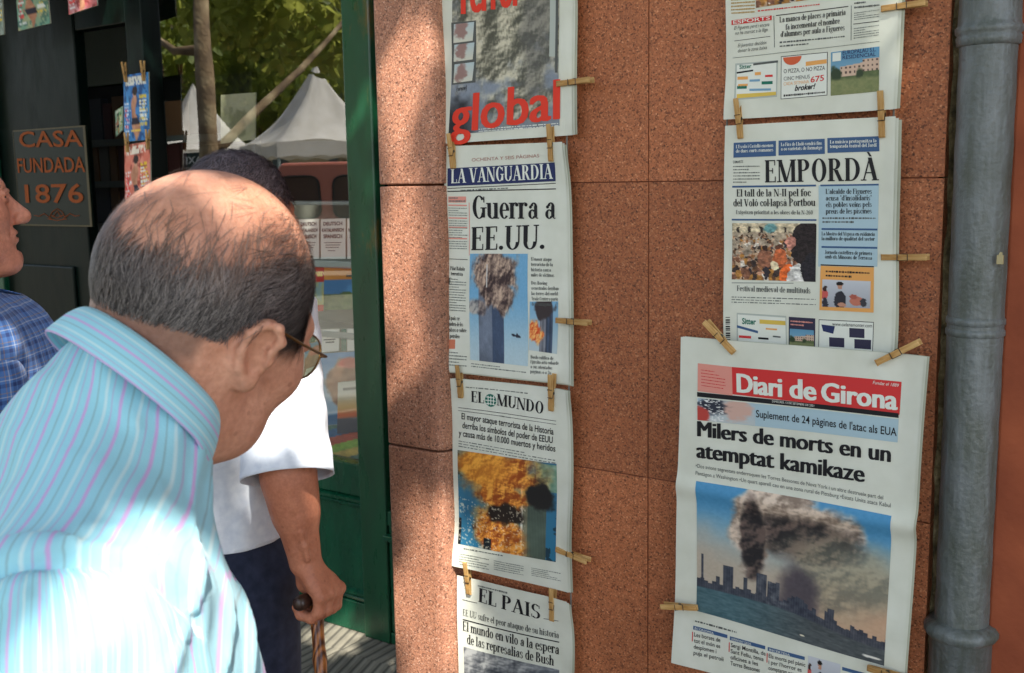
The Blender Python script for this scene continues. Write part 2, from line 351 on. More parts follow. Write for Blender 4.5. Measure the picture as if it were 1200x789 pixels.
room = thing('shop_interior', 'dim grey green back wall and floor of the shop seen through door and window', 'interior', (-3.2, 3.5, .09))
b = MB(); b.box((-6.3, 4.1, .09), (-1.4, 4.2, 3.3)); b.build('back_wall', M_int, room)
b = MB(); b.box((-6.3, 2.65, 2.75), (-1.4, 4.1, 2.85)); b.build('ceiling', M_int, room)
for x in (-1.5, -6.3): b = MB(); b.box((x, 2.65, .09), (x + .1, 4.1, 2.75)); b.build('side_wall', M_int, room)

sg = thing('lettered_sign', 'dark green board with orange letters CASA FUNDADA 1876 and a flourish', 'sign', (-4.1, SY - .03, 1.5))
c4 = [at(17, 149, SY - .026), at(104, 150, SY - .026), at(106, 263, SY - .026), at(22, 266, SY - .026)]
sx0 = (c4[0][0] + c4[3][0]) / 2; sx1 = (c4[1][0] + c4[2][0]) / 2; sz1 = (c4[0][2] + c4[1][2]) / 2; sz0 = (c4[2][2] + c4[3][2]) / 2
b = MB(); b.box((sx0, SY - .030, sz0), (sx1, SY - .018, sz1)); b.build('board', mat('sign_green', rgb(12, 24, 19), .35, .25), sg, bevel=.003)
b = MB()
for (a0, a1) in (((sx0, sz0), (sx1, sz0 + .006)), ((sx0, sz1 - .006), (sx1, sz1)), ((sx0, sz0 + .006), (sx0 + .006, sz1 - .006)), ((sx1 - .006, sz0 + .006), (sx1, sz1 - .006))):
    b.box((a0[0] + .008 if a0[0] == sx0 else a0[0] - .008, SY - .0308, a0[1]), (a1[0], SY - .029, a1[1]))
b.build('gilt_border', mat('dull_gilt', rgb(70, 60, 30), .5), sg)

# ------------------------------------------------------------------ lettering
_sans = {}
def sans(ch_s, bold=0.0, shear=0.0):
    key = (ch_s, bold, shear)
    if key in _sans: return _sans[key]
    cu = bpy.data.curves.new('glyphs', 'FONT'); cu.body = ch_s; cu.offset = bold; cu.shear = shear; cu.resolution_u = 3
    o = bpy.data.objects.new('glyphs', cu); COL.objects.link(o)
    bpy.context.view_layer.update()
    me = o.evaluated_get(bpy.context.evaluated_depsgraph_get()).to_mesh()
    v = np.array([p.co[:2] for p in me.vertices]).reshape(-1, 2); f = [list(p.vertices) for p in me.polygons]
    o.to_mesh_clear(); bpy.data.objects.remove(o); bpy.data.curves.remove(cu)
    if len(v): v[:, 0] -= v[:, 0].min(); v[:, 0] /= max(v[:, 0].max(), 1e-6); v[:, 1] /= .729
    _sans[key] = (v, f); return v, f
T, HL = .17, .05
def gV(x, y0, y1, w=T): return [(x - w/2, y0), (x + w/2, y0), (x + w/2, y1), (x - w/2, y1)]
def gH(x0, x1, y, h=HL): return [(x0, y - h/2), (x1, y - h/2), (x1, y + h/2), (x0, y + h/2)]
def gS(x, y, w=.30): return [(x - w/2, y), (x + w/2, y), (x + w/2, y + HL), (x - w/2, y + HL)] if y < .5 else [(x - w/2, y - HL), (x + w/2, y - HL), (x + w/2, y), (x - w/2, y)]
def gD(x0, y0, x1, y1, w): return [(x0 - w/2, y0), (x0 + w/2, y0), (x1 + w/2, y1), (x1 - w/2, y1)]
def gA(cx, cy, rx, ry, a0, a1, tw=T, th=HL, n=18):
    a = np.radians(np.linspace(a0, a1, n)); o = [(cx + rx * math.cos(t), cy + ry * math.sin(t)) for t in a]
    i = [(cx + (rx - tw) * math.cos(t), cy + (ry - th) * math.sin(t)) for t in a]
    return ('strip', o, i)
def gO(cx, cy, r): return [(cx + r * math.cos(t), cy + r * math.sin(t)) for t in np.linspace(0, 2 * math.pi, 10)[:-1]]
X = .68
GL = {
'A': (.74, [gD(.10, 0, .36, 1, .06), gD(.60, 0, .36, 1, T), gH(.18, .52, .34), gS(.10, 0, .24), gS(.60, 0, .30)]),
'B': (.66, [gV(.16, 0, 1), gA(.3, .76, .25, .24, -90, 90), gA(.3, .27, .30, .27, -90, 90), gH(.06, .32, .025), gH(.06, .32, .975), gH(.2, .32, .52)]),
'C': (.66, [gA(.36, .5, .30, .51, 40, 320), gV(.58, .70, .95, .05), gV(.58, .10, .24, .04)]),
'D': (.74, [gV(.16, 0, 1), gA(.30, .5, .38, .5, -90, 90), gH(.04, .32, .025), gH(.04, .32, .975)]),
'E': (.60, [gV(.16, 0, 1), gH(.04, .52, .975), gH(.04, .54, .025), gH(.2, .42, .52), gV(.51, .76, 1, .045), gV(.53, 0, .26, .045), gV(.41, .40, .64, .04)]),
'F': (.56, [gV(.16, 0, 1), gH(.04, .52, .975), gH(.2, .42, .52), gV(.51, .76, 1, .045), gV(.41, .40, .64, .04), gS(.16, 0)]),
'G': (.72, [gA(.37, .5, .31, .51, 40, 330), gV(.58, .05, .44, .14), gS(.58, .44, .30), gV(.60, .70, .95, .05)]),
'I': (.34, [gV(.17, 0, 1), gS(.17, 0), gS(.17, 1)]),
'L': (.58, [gV(.16, 0, 1), gH(.04, .52, .025), gS(.16, 1), gV(.515, 0, .28, .045)]),
'M': (.92, [gV(.12, 0, 1, .055), gD(.44, 0, .15, 1, T), gD(.44, 0, .72, 1, .06), gV(.76, 0, 1), gS(.12, 0, .22), gS(.76, 0, .30), gS(.13, 1, .26), gS(.76, 1, .28)]),
'N': (.76, [gV(.12, 0, 1, .055), gD(.60, 0, .15, 1, T), gV(.64, 0, 1, .055), gS(.12, 0, .22), gS(.13, 1, .26), gS(.64, 1, .22)]),
'O': (.74, [gA(.37, .5, .32, .52, 0, 360, n=30)]),
'P': (.64, [gV(.16, 0, 1), gA(.3, .74, .28, .26, -90, 90), gH(.2, .32, .505), gH(.04, .32, .975), gS(.16, 0)]),
'R': (.72, [gV(.16, 0, 1), gA(.3, .75, .26, .25, -90, 90), gH(.2, .32, .525), gH(.04, .32, .975), gS(.16, 0), gD(.58, 0, .36, .5, T), gS(.60, 0, .24)]),
'S': (.58, [gA(.29, .75, .23, .26, 35, 270, .14), gA(.29, .26, .25, .27, -145, 90, .14), gV(.49, .74, .95, .04), gV(.07, .06, .26, .04)]),
'T': (.62, [gV(.31, 0, 1), gH(.04, .58, .975), gS(.31, 0), gV(.055, .74, 1, .045), gV(.565, .74, 1, .045)]),
'U': (.72, [gV(.16, .3, 1), gV(.60, .3, 1, .06), gA(.35, .31, .275, .33, 180, 360, .15), gS(.16, 1), gS(.60, 1, .22)]),
'V': (.72, [gD(.36, 0, .14, 1, T), gD(.38, 0, .60, 1, .06), gS(.14, 1), gS(.60, 1, .22)]),
'Y': (.70, [gD(.35, .45, .13, 1, T), gD(.37, .45, .58, 1, .06), gV(.35, 0, .47), gS(.35, 0), gS(.13, 1), gS(.58, 1, .2)]),
'a': (.52, [gV(.38, .08, X - .16, .15), gA(.29, X - .2, .165, .2, 0, 165, .13), gA(.22, .19, .18, .2, 40, 330, .13), gA(.46, .1, .10, .1, 180, 300, .05), gO(.14, X - .19, .07)]),
'b': (.56, [gV(.12, .03, 1), gA(.29, X/2, .24, X/2 + .01, -140, 140, .15), gS(.09, 1, .2)]),
'c': (.47, [gA(.27, X/2, .23, X/2 + .01, 45, 320, .15), gO(.41, X - .17, .075)]),
'd': (.57, [gV(.44, 0, 1), gA(.27, X/2, .24, X/2 + .01, 40, 320, .15), gS(.40, 1, .22), gS(.49, 0, .18)]),
'e': (.49, [gA(.26, X/2, .23, X/2 + .01, 0, 320, .15), gH(.1, .49, X/2 + .02)]),
'f': (.36, [gV(.17, 0, .82), gA(.32, .82, .235, .19, 50, 180, .15), gH(.02, .36, X - .02), gS(.17, 0), gO(.40, .92, .065)]),
'g': (.52, [gA(.24, .45, .20, .24, 0, 360, .12, n=26), gA(.25, -.12, .22, .17, 0, 360, .08, n=26), gH(.1, .36, .12, .11), gO(.46, X - .03, .06)]),
'h': (.59, [gV(.13, 0, 1), gV(.45, 0, X - .2), gA(.325, X - .22, .205, .23, 0, 160, .16), gS(.13, 0, .28), gS(.45, 0, .28), gS(.09, 1, .2)]),
'i': (.30, [gV(.15, 0, X), gS(.15, 0, .28), gS(.11, X, .2), gO(.14, .88, .09)]),
'j': (.28, [gV(.15, -.15, X), gS(.11, X, .2), gO(.14, .88, .09), gA(.03, -.15, .2, .14, 270, 360, .12)]),
'l': (.30, [gV(.15, 0, 1), gS(.15, 0, .28), gS(.11, 1, .2)]),
'm': (.88, [gV(.13, 0, X), gV(.44, 0, X - .2), gV(.75, 0, X - .2), gA(.32, X - .22, .2, .23, 0, 160, .16), gA(.63, X - .22, .2, .23, 0, 160, .16), gS(.13, 0, .27), gS(.44, 0, .27), gS(.75, 0, .27), gS(.09, X, .2)]),
'n': (.59, [gV(.13, 0, X), gV(.45, 0, X - .2), gA(.325, X - .22, .205, .23, 0, 160, .16), gS(.13, 0, .28), gS(.45, 0, .28), gS(.09, X, .2)]),
'o': (.53, [gA(.265, X/2, .24, X/2 + .015, 0, 360, .15, n=26)]),
'p': (.57, [gV(.13, -.28, X), gA(.30, X/2, .24, X/2 + .01, -140, 140, .15), gS(.13, -.28, .28), gS(.09, X, .2)]),
'q': (.57, [gV(.44, -.28, X), gA(.27, X/2, .24, X/2 + .01, 40, 320, .15), gS(.44, -.28, .28)]),
'r': (.43, [gV(.13, 0, X), gA(.30, X - .17, .17, .18, 60, 170, .1), gO(.36, X - .09, .08), gS(.13, 0, .29), gS(.09, X, .2)]),
's': (.42, [gA(.21, X - .18, .17, .19, 40, 270, .11), gA(.21, .18, .18, .19, -140, 90, .11), gV(.35, .46, .62, .04), gV(.05, .05, .2, .04)]),
't': (.36, [gV(.16, .1, .86), gA(.29, .14, .215, .16, 180, 300, .15), gH(.02, .33, X - .02)]),
'u': (.59, [gV(.13, .2, X), gV(.45, 0, X), gA(.28, .21, .235, .22, 180, 320, .16), gS(.09, X, .2), gS(.41, X, .2), gS(.50, 0, .2)]),
'v': (.54, [gD(.27, 0, .11, X, .16), gD(.29, 0, .43, X, .055), gS(.11, X, .26), gS(.43, X, .2)]),
'x': (.54, [gD(.42, 0, .12, X, .16), gD(.10, 0, .44, X, .055), gS(.12, X, .24), gS(.44, X, .18), gS(.1, 0, .18), gS(.42, 0, .24)]),
'z': (.46, [gH(.05, .42, X - .025), gH(.04, .42, .025), gD(.12, 0, .34, X, .14)]),
'0': (.55, [gA(.27, .5, .23, .51, 0, 360, .14, n=26)]), '1': (.4, [gV(.2, 0, 1), gS(.2, 0), gD(.08, .8, .18, 1, .08)]),
'2': (.52, [gA(.26, .74, .21, .27, -20, 170, .14), gD(.10, 0, .40, .66, .10), gH(.05, .48, .05, .10)]),
'6': (.54, [gA(.27, .32, .23, .33, 0, 360, .14, n=26), gA(.36, .45, .32, .56, 100, 180, .14)]),
'.': (.26, [gO(.12, .08, .095)]), ',': (.26, [gO(.12, .08, .09), gD(.08, -.16, .16, .04, .05)]), '-': (.34, [gH(.05, .29, .3, .08)]), "'": (.2, [gD(.10, .72, .12, 1, .09)]),
'"': (.3, [gD(.10, .75, .1, 1, .07), gD(.22, .75, .22, 1, .07)]), ':': (.26, [gO(.12, .08, .09), gO(.12, .55, .09)]), ' ': (.26, []),
}
GL['Q'] = GL['O']; GL['H'] = (.76, [gV(.16, 0, 1), gV(.60, 0, 1), gH(.2, .56, .5), gS(.16, 0), gS(.16, 1), gS(.6, 0), gS(.6, 1)])
GL['J'] = (.46, [gV(.28, .1, 1), gS(.28, 1), gA(.14, .12, .22, .16, 200, 360, .16)])
def acc(base, extra): w, p = GL[base]; return (w, p + extra)
GL['\u00c0'] = acc('A', [gD(.40, 1.04, .28, 1.24, .10)]); GL['\u00e0'] = acc('a', [gD(.30, .76, .2, .96, .08)])
for b_, u_ in (('o', '\u00f3'), ('u', '\u00fa'), ('e', '\u00e9'), ('a', '\u00e1'), ('i', '\u00ed')): GL[u_] = acc(b_, [gD(.24, .76, .34, .98, .08)])
GL['\u00ef'] = acc('i', [gO(.26, .88, .06)]); GL['\u00b7'] = (.2, [gO(.1, .34, .07)]); GL['k'] = GL['h']; GL['w'] = GL['v']
def serif(s, track=0.0):
    v = []; f = []; x = 0
    for ch in s:
        w, ps = GL.get(ch, GL['o'])
        for p in ps:
            n = len(v)
            if isinstance(p, tuple):
                _, o, i = p; k = len(o); v += [(x + a, b_) for a, b_ in o] + [(x + a, b_) for a, b_ in i]
                f += [[n + j, n + k + j, n + k + j + 1, n + j + 1] for j in range(k - 1)]
            else: v += [(x + a, b_) for a, b_ in p]; f.append(list(range(n, n + len(p))))
        x += w + track
    v = np.array(v); v[:, 0] /= x; return v, f
# ------------------------------------------------------------------ newspapers
INK = rgb(34, 34, 38)
class Paper:
    """a sheet spanned by four real corners, with a gentle bulge and curl; everything printed follows its surface"""
    def __init__(s, name, tl, tr, br, bl, label, seed, curl=.006, crease=None, group='newspapers pegged to the stone wall', cat='newspaper', inner=2, innerdx=.004, lift=0):
        s.c = [np.array(p, float) for p in (tl, tr, br, bl)]; s.seed = seed; s.curl = curl; s.crease = crease
        s.n = nrm(np.cross(s.c[1] - s.c[0], s.c[3] - s.c[0])) ; s.n = s.n if s.n[1] < 0 else -s.n
        base = (s.c[2] + s.c[3]) / 2
        s.root = thing(name, label, cat, tuple(base), 0, group)
        nu, nv = 40, 120
        for k in range(inner, 0, -1):
            dx = innerdx * k; dz = .0015 * k * (1 if seed % 2 else -1)
            U, Vv = np.meshgrid(np.linspace(0, 1, nu), np.linspace(0, 1, nv))
            P = s.P(U.ravel(), Vv.ravel(), -.0012 * k) + np.array([dx, 0, dz - .001 * k])
            obj('inner_page', P, s.grid(nu, nv), M_inner if k > 1 else M_paper, s.root, smooth=True)
        U, Vv = np.meshgrid(np.linspace(0, 1, nu), np.linspace(0, 1, nv))
        s.page = obj('front_page', s.P(U.ravel(), Vv.ravel(), 0), s.grid(nu, nv), M_paper, s.root, smooth=True)
        s.txt = {}
    @staticmethod
    def grid(nu, nv): return [(j * nu + i, j * nu + i + 1, (j + 1) * nu + i + 1, (j + 1) * nu + i) for j in range(nv - 1) for i in range(nu - 1)]
    def P(s, u, v, off):
        u = np.asarray(u, float)[:, None]; v = np.asarray(v, float)[:, None]
        p = s.c[0] * (1 - u) * (1 - v) + s.c[1] * u * (1 - v) + s.c[2] * u * v + s.c[3] * (1 - u) * v
        b = s.curl * (np.sin(u * 2.6 + s.seed) * np.cos(v * 3.1 + s.seed * 2) + .5 * np.sin(u * 5 + v * 4 + s.seed)) + s.curl * .35 * np.sin(v * 11 + s.seed * 3 + u * 3)
        if s.crease: b = b + s.crease[1] * np.exp(-((v - s.crease[0] - .012 * np.sin(u * 3)) / .030) ** 2) * (.6 + .4 * u)
        b = b + .006 * np.maximum(0, u - .93) / .07 * (0.5 + .5 * np.sin(v * 7 + s.seed))
        r5 = random.Random(s.seed * 7); c1, c2, c3 = (r5.uniform(-.002, .012) for _ in range(3))
        b = b + c1 * np.exp(-((1 - u) ** 2 + (1 - v) ** 2) / .018) + c2 * np.exp(-(u ** 2 + (1 - v) ** 2) / .018) + c3 * np.exp(-((1 - u) ** 2 + v ** 2) / .012)
        return p + s.n * (b + off)
    def uv(s, px, py):
        o = s.c[0]; r = ray(px, py); t = ((o - CP) @ s.n) / (r @ s.n); q = CP + r * t
        u, v = .5, .5
        for _ in range(12):
            p = s.c[0] * (1-u)*(1-v) + s.c[1]*u*(1-v) + s.c[2]*u*v + s.c[3]*(1-u)*v
            du = (s.c[1]-s.c[0])*(1-v) + (s.c[2]-s.c[3])*v; dv = (s.c[3]-s.c[0])*(1-u) + (s.c[2]-s.c[1])*u
            A = np.stack([du, dv], 1); d = np.linalg.lstsq(A, q - p, rcond=None)[0]; u += d[0]; v += d[1]
        return np.array([u, v])
    def flush(s, key):
        its = s.txt.pop(key); n = len(its); par = list(range(n)); bb = [(i['v'].min(0) - .005, i['v'].max(0) + .005) for i in its]
        def root(i):
            while par[i] != i: i = par[i]
            return i
        for i in range(n):
            for j in range(i):
                if (bb[i][0] <= bb[j][1]).all() and (bb[j][0] <= bb[i][1]).all(): par[root(i)] = root(j)
        for r_ in sorted(set(root(i) for i in range(n))):
            v = []; f = []
            for i in range(n):
                if root(i) == r_: f += [[k + len(v) for k in q] for q in its[i]['f']]; v += [tuple(p_) for p_ in its[i]['v']]
            obj(key[0], v, f, its[0]['m'], s.page)
    def done(s):
        for k in list(s.txt): s.flush(k)
    def _put(s, part, matr, v3, f): s.txt.setdefault((part, matr.name), []).append(dict(v=np.asarray(v3, float), f=f, m=matr))
    def text(s, st, p0, p1, h, part='article_text', matr=None, font='serif', bold=0, shear=0, off=.0009, strike=0):
        """st runs from pixel p0 to p1 on its base line, capitals h high"""
        matr = matr or M_ink
        a = s.uv(*p0); b = s.uv(*p1); c = s.uv(p0[0] + .0, p0[1] - h)
        if font == 'serif': v, f = serif(st)
        else: v, f = sans(st, bold, shear)
        if not len(v): return
        up = c - a; w = b - a
        if strike:
            for kk, dd in enumerate((strike, strike * 2)): s.text(st, (p0[0] + dd, p0[1]), (p1[0] + dd, p1[1]), h, part, matr, font, bold, shear, off + .00006 * (kk + 1))
        q = a[None] + v[:, :1] * w[None] + v[:, 1:2] * up[None]
        s._put(part, matr, s.P(q[:, 0], q[:, 1], off) + s.n * (np.arange(len(v)) % 7 * 0)[:, None], f)
    def quad(s, pts, matr, part='article_text', off=.0005, n=10):
        a, b, c, d = [s.uv(*p) for p in pts]
        U, Vv = np.meshgrid(np.linspace(0, 1, n), np.linspace(0, 1, n)); U = U.ravel()[:, None]; Vv = Vv.ravel()[:, None]
        q = a*(1-U)*(1-Vv) + b*U*(1-Vv) + c*U*Vv + d*(1-U)*Vv
        s._put(part, matr, s.P(q[:, 0], q[:, 1], off), s.grid(n, n))
    def rect(s, x0, y0, x1, y1, matr, part='article_text', off=.0005, sl=None, n=10):
        d = 0 if sl is None else sl * (x1 - x0); s.quad([(x0, y0), (x1, y0 + d), (x1, y1 + d), (x0, y1)], matr, part, off, n)
    def rule(s, p0, p1, w, matr=None, part='article_text', off=.0006):
        s.quad([(p0[0], p0[1] - w/2), (p1[0], p1[1] - w/2), (p1[0], p1[1] + w/2), (p0[0], p0[1] + w/2)], matr or M_ink, part, off, 5)
    def body(s, p0, p1, p2, n, h=.5, part='article_text', matr=None, seed=0, gap=.25, ragged=True):
        """n lines of unreadably small print between pixel top-left p0, top-right p1 and bottom-left p2"""
        a, b, c = s.uv(*p0), s.uv(*p1), s.uv(*p2); rr = random.Random(seed + s.seed * 31); Q = []; f = []
        for i in range(n):
            t = (i + .5) / n; o = a + (c - a) * t; e = 1 if (not ragged or rr.random() < .75) else rr.uniform(.45, .95); x = 0
            while x < e:
                w = min(rr.uniform(.012, .06), e - x)
                hh = (c - a) * (h / n / 2) * rr.uniform(.45, .85); k = len(Q)
                Q += [o + (b - a) * x - hh, o + (b - a) * (x + w) - hh, o + (b - a) * (x + w) + hh, o + (b - a) * x + hh]; f.append([k, k+1, k+2, k+3])
                x += w + rr.uniform(.006, .016)
        Q = np.array(Q); s._put(part, matr or M_inkg, s.P(Q[:, 0], Q[:, 1], .0007), f)
    def photo(s, pts, fn, n=150, part='printed_photo', off=.0006):
        a, b, c, d = [s.uv(*p) for p in pts]; m_ = int(n * 1.0)
        U, Vv = np.meshgrid(np.linspace(0, 1, n), np.linspace(0, 1, m_)); u = U.ravel()[:, None]; v = Vv.ravel()[:, None]
        q = a*(1-u)*(1-v) + b*u*(1-v) + c*u*v + d*(1-u)*v
        colr = np.clip(fn(U.ravel(), Vv.ravel()), 0, 255) / 255
        o = obj(part, s.P(q[:, 0], q[:, 1], off), s.grid(n, m_), M_print, s.page, smooth=True, attrs={'col': lin(colr)})
        return o
def inkm(name, c, rough=.55): return mat(name, c, rough, .25)
M_ink = inkm('black_ink', INK * .8); M_inkg = inkm('small_print_ink', rgb(112, 118, 112)); M_inkm = inkm('grey_ink', rgb(86, 90, 88))
M_red = inkm('red_ink', rgb(222, 62, 44)); M_redd = inkm('masthead_red', rgb(206, 56, 56)); M_pink = inkm('pink_tint', rgb(222, 150, 136)); M_navy = inkm('navy_ink', rgb(42, 52, 94))
M_white = inkm('unprinted_white', rgb(224, 228, 218)); M_blue = inkm('steel_blue_ink', rgb(62, 92, 132)); M_lblue = inkm('pale_blue_tint', rgb(168, 194, 204)); M_yel = inkm('yellow_ink', rgb(214, 184, 84)); M_or = inkm('orange_tint', rgb(226, 164, 92))
M_teal = inkm('teal_ink', rgb(30, 110, 92)); M_greyt = inkm('grey_tint', rgb(176, 184, 176)); M_sky = inkm('sky_print', rgb(116, 158, 186)); M_dkb = inkm('dark_panel_ink', rgb(52, 50, 72))
C = lambda *c: np.array(c, float)
def smoke(u, v, cx, cy, rx, ry, seed, sc=6, soft=.25):
    d = np.sqrt(((u - cx) / rx) ** 2 + ((v - cy) / ry) ** 2) + (n2(u, v, sc, seed, 5) - .5) * 1.5
    return 1 - sst(1 - soft, 1 + soft, d)
def billow(u, v, sc, seed):
    a = n2(u, v, sc, seed, 6); b = n2(u + .012, v + .014, sc, seed, 6); return np.clip((b - a) * 9 + .5 + (a - .5) * .7, 0, 1)
def ph_global(u, v):
    v0 = v; v = v * 2.0; u = u + 0.0
    bg = mixc(C(146, 156, 170), C(128, 138, 150), v0)
    k = billow(u, v, 7, 3); c = mixc(C(84, 84, 72), C(206, 200, 176), k)
    w = smoke(u, v, .52, .80, .50, 1.15, 5, 5, .2); o = mixc(bg, c, w)
    bl = smoke(u, v, .80, .9, .14, .8, 8, 6, .4); o = mixc(o, C(92, 92, 90), bl * .55)
    tp = 1 - sst(.0, .08, v0 + (n2(u, v, 9, 2) - .5) * .1); o = mixc(o, C(96, 96, 96), tp * .7)
    lo = sst(.78, .95, v0 + (n2(u, v, 8, 12) - .5) * .3) * (1 - sst(.1, .35, u)); o = mixc(o, C(40, 42, 46), lo)
    return o + (n2(u, v, 70, 9, 2)[:, None] - .5) * 24
def tower(u, v, x0, x1, y0, lc, rc, split):
    m = ((u > x0) & (u < x1) & (v > y0)).astype(float); st = .9 + .12 * np.sin(u * 420)
    c = np.where((u < split)[:, None], lc, rc) * st[:, None]; return m, c * (.72 + .5 * n2(u, v, 7, 61, 3))[:, None]
def ph_tower(u, v):
    o = mixc(C(112, 168, 204), C(176, 200, 208), sst(.3, 1, v)); m, c = tower(u, v, .16, .60, .30, C(116, 128, 146), C(70, 88, 116), .40); o = mixc(o, c, m)
    w = smoke(u, v, .40, .20, .42, .26, 4, 6, .18); w = np.maximum(w, smoke(u, v, .62, .38, .22, .16, 6, 7, .2))
    w = np.maximum(w, smoke(u, v, .14, .50, .16, .07, 9, 8, .3) * .7); o = mixc(o, mixc(C(60, 46, 46), C(198, 172, 150), billow(u, v, 7, 11)), w)
    ms = ((np.abs(u - .31) < .008) & (v > .1) & (v < .31)).astype(float); o = mixc(o, C(210, 210, 205), ms)
    pl = ((np.abs(v - .735 - (u - .8) * .1) < .010) & (np.abs(u - .80) < .075)) | ((np.abs(u - .82) < .02) & (np.abs(v - .73) < .022) & (np.abs(u - .82) + np.abs(v - .735) < .03))
    o = mixc(o, C(40, 44, 58), pl.astype(float)); return o + (n2(u, v, 80, 9, 2)[:, None] - .5) * 18
def ph_small(u, v):
    o = mixc(C(120, 172, 206), C(180, 196, 200), v); m, c = tower(u, v, .36, .82, .18, C(128, 132, 142), C(66, 82, 106), .58); o = mixc(o, c, m)
    w = smoke(u, v, .50, .12, .34, .22, 3, 6, .2); o = mixc(o, C(58, 50, 52), w); f = smoke(u, v, .20, .62, .24, .2, 7, 6, .2)
    return mixc(o, mixc(C(206, 70, 30), C(246, 190, 110), billow(u, v, 8, 5)), f)
def ph_fire(u, v):
    o = mixc(C(58, 110, 140), C(44, 116, 150), v); o = mixc(o, C(24, 46, 58), (n2(u, v, 9, 21, 4) > .62) * .8)
    r = ((u > .80) & (v > .02) & (v < .30)).astype(float); o = mixc(o, mixc(C(60, 110, 90), C(170, 190, 170), n2(u, v, 22, 2)), r)
    m, c = tower(u, v, .66, .90, .34, C(136, 136, 112), C(88, 104, 92), .72); o = mixc(o, c, m); o = mixc(o, C(236, 240, 230), ((np.abs(u - .665) < .009) & (v > .2)).astype(float))
    w = np.maximum(smoke(u, v, .36, .14, .44, .30, 2, 4, .3), smoke(u, v, .46, .42, .22, .22, 4, 7, .2)); w = np.maximum(w, smoke(u, v, .44, .86, .26, .40, 3, 5, .3))
    k = billow(u, v, 8, 17); k = np.clip(k + (billow(u, v, 19, 41) - .5) * .5, 0, 1); fc = mixc(C(120, 52, 18), C(252, 190, 84), k); fc = mixc(fc, C(230, 120, 44), n2(u, v, 5, 44) * .55); fc = mixc(fc, C(238, 168, 60), smoke(u, v, .25, .1, .3, .25, 5, 3, .5) * .5); o = mixc(o, fc, w)
    dk = smoke(u, v, .52, .60, .20, .10, 6, 8, .25); o = mixc(o, C(34, 26, 22), dk); d2 = smoke(u, v, .84, .36, .14, .14, 8, 8, .2); o = mixc(o, C(30, 30, 30), d2)
    lb = ((u < .03) & (v > .72)) | ((u > .28) & (u < .36) & (v > .88)); o = mixc(o, C(20, 30, 36), lb.astype(float))
    wh = (n2(u, v, 60, 33, 2) > .70) & (v > .5) & (u < .7); return mixc(o, C(236, 226, 200), wh * .6)
def ph_gray(u, v):
    k = billow(u, v, 5, 23); o = mixc(C(70, 74, 80), C(178, 180, 178), k); return mixc(o, C(120, 130, 142), sst(.5, 1, u) * .4)
def ph_crowd(u, v):
    u0, v0 = u, v; u = u + (n2(u0, v0, 16, 51, 3) - .5) * .07; v = v + (n2(u0, v0, 16, 52, 3) - .5) * .07
    rr = np.random.default_rng(3); o = mixc(C(178, 160, 134), C(140, 128, 116), v); o = o + (n2(u, v, 30, 5, 3)[:, None] - .5) * 60
    o = mixc(o, C(206, 190, 158), (v < .16).astype(float)); o = mixc(o, C(60, 50, 44), ((np.abs((u * 7) % 1 - .5) < .14) & (v > .06) & (v < .17)).astype(float)); o = mixc(o, C(110, 160, 160), smoke(u, v, .46, .08, .08, .07, 2))
    pal = [C(96, 66, 44), C(150, 104, 66), C(60, 48, 44), C(190, 160, 130), C(120, 80, 60), C(214, 204, 190), C(48, 48, 60), C(170, 120, 60)]
    for i in range(260):
        y = rr.uniform(.2, 1) ; x = rr.uniform(0, 1); sz = .012 + .05 * (y - .15) ** 1.5; m = (((u - x) / sz) ** 2 + ((v - y) / (sz * 1.9)) ** 2 < 1); o[m] = pal[rr.integers(8)]
        m = (((u - x) / (sz * .55)) ** 2 + ((v - y + sz * 2.1) / (sz * .6)) ** 2 < 1); o[m] = C(186, 140, 112) if rr.random() < .6 else C(54, 40, 32)
    def E(cx, cy, rx, ry, c):
        m = ((u - cx) / rx) ** 2 + ((v - cy) / ry) ** 2 < 1; o[m] = c
    E(.40, .62, .09, .16, C(146, 96, 72)); E(.40, .44, .035, .05, C(60, 40, 30)); E(.42, .86, .03, .12, C(50, 44, 50)); E(.58, .60, .08, .17, C(186, 98, 58)); E(.57, .40, .04, .05, C(96, 60, 44))
    E(.52, .74, .055, .075, C(222, 204, 166)); E(.68, .94, .10, .24, C(226, 104, 46)); E(.83, .95, .16, .26, C(206, 204, 198)); E(.9, .35, .20, .40, C(40, 32, 32)); E(.70, .34, .06, .12, C(206, 140, 122)); E(.95, .8, .12, .3, C(36, 34, 40))
    return o * (.55 + .9 * n2(u0, v0, 26, 53, 4))[:, None] + (n2(u0, v0, 70, 9, 2)[:, None] - .5) * 50
def ph_people(u, v):
    u0, v0 = u, v; u = u + (n2(u0, v0, 12, 51, 3) - .5) * .06; v = v + (n2(u0, v0, 12, 52, 3) - .5) * .06
    o = mixc(C(196, 200, 206), C(160, 164, 172), v)
    def E(cx, cy, rx, ry, c):
        m = ((u - cx) / rx) ** 2 + ((v - cy) / ry) ** 2 < 1; o[m] = c
    E(.38, .75, .13, .34, C(46, 46, 54)); E(.37, .22, .06, .11, C(186, 138, 112)); E(.37, .13, .07, .08, C(28, 24, 24)); E(.06, .55, .07, .2, C(196, 90, 84)); E(.07, .9, .06, .25, C(50, 50, 60)); E(.06, .33, .05, .1, C(60, 40, 36)); E(.72, .75, .14, .18, C(190, 116, 96)); E(.66, .6, .08, .1, C(170, 90, 76)); E(.86, .8, .07, .16, C(60, 60, 66)); E(.42, .9, .09, .08, C(190, 140, 116)); return o
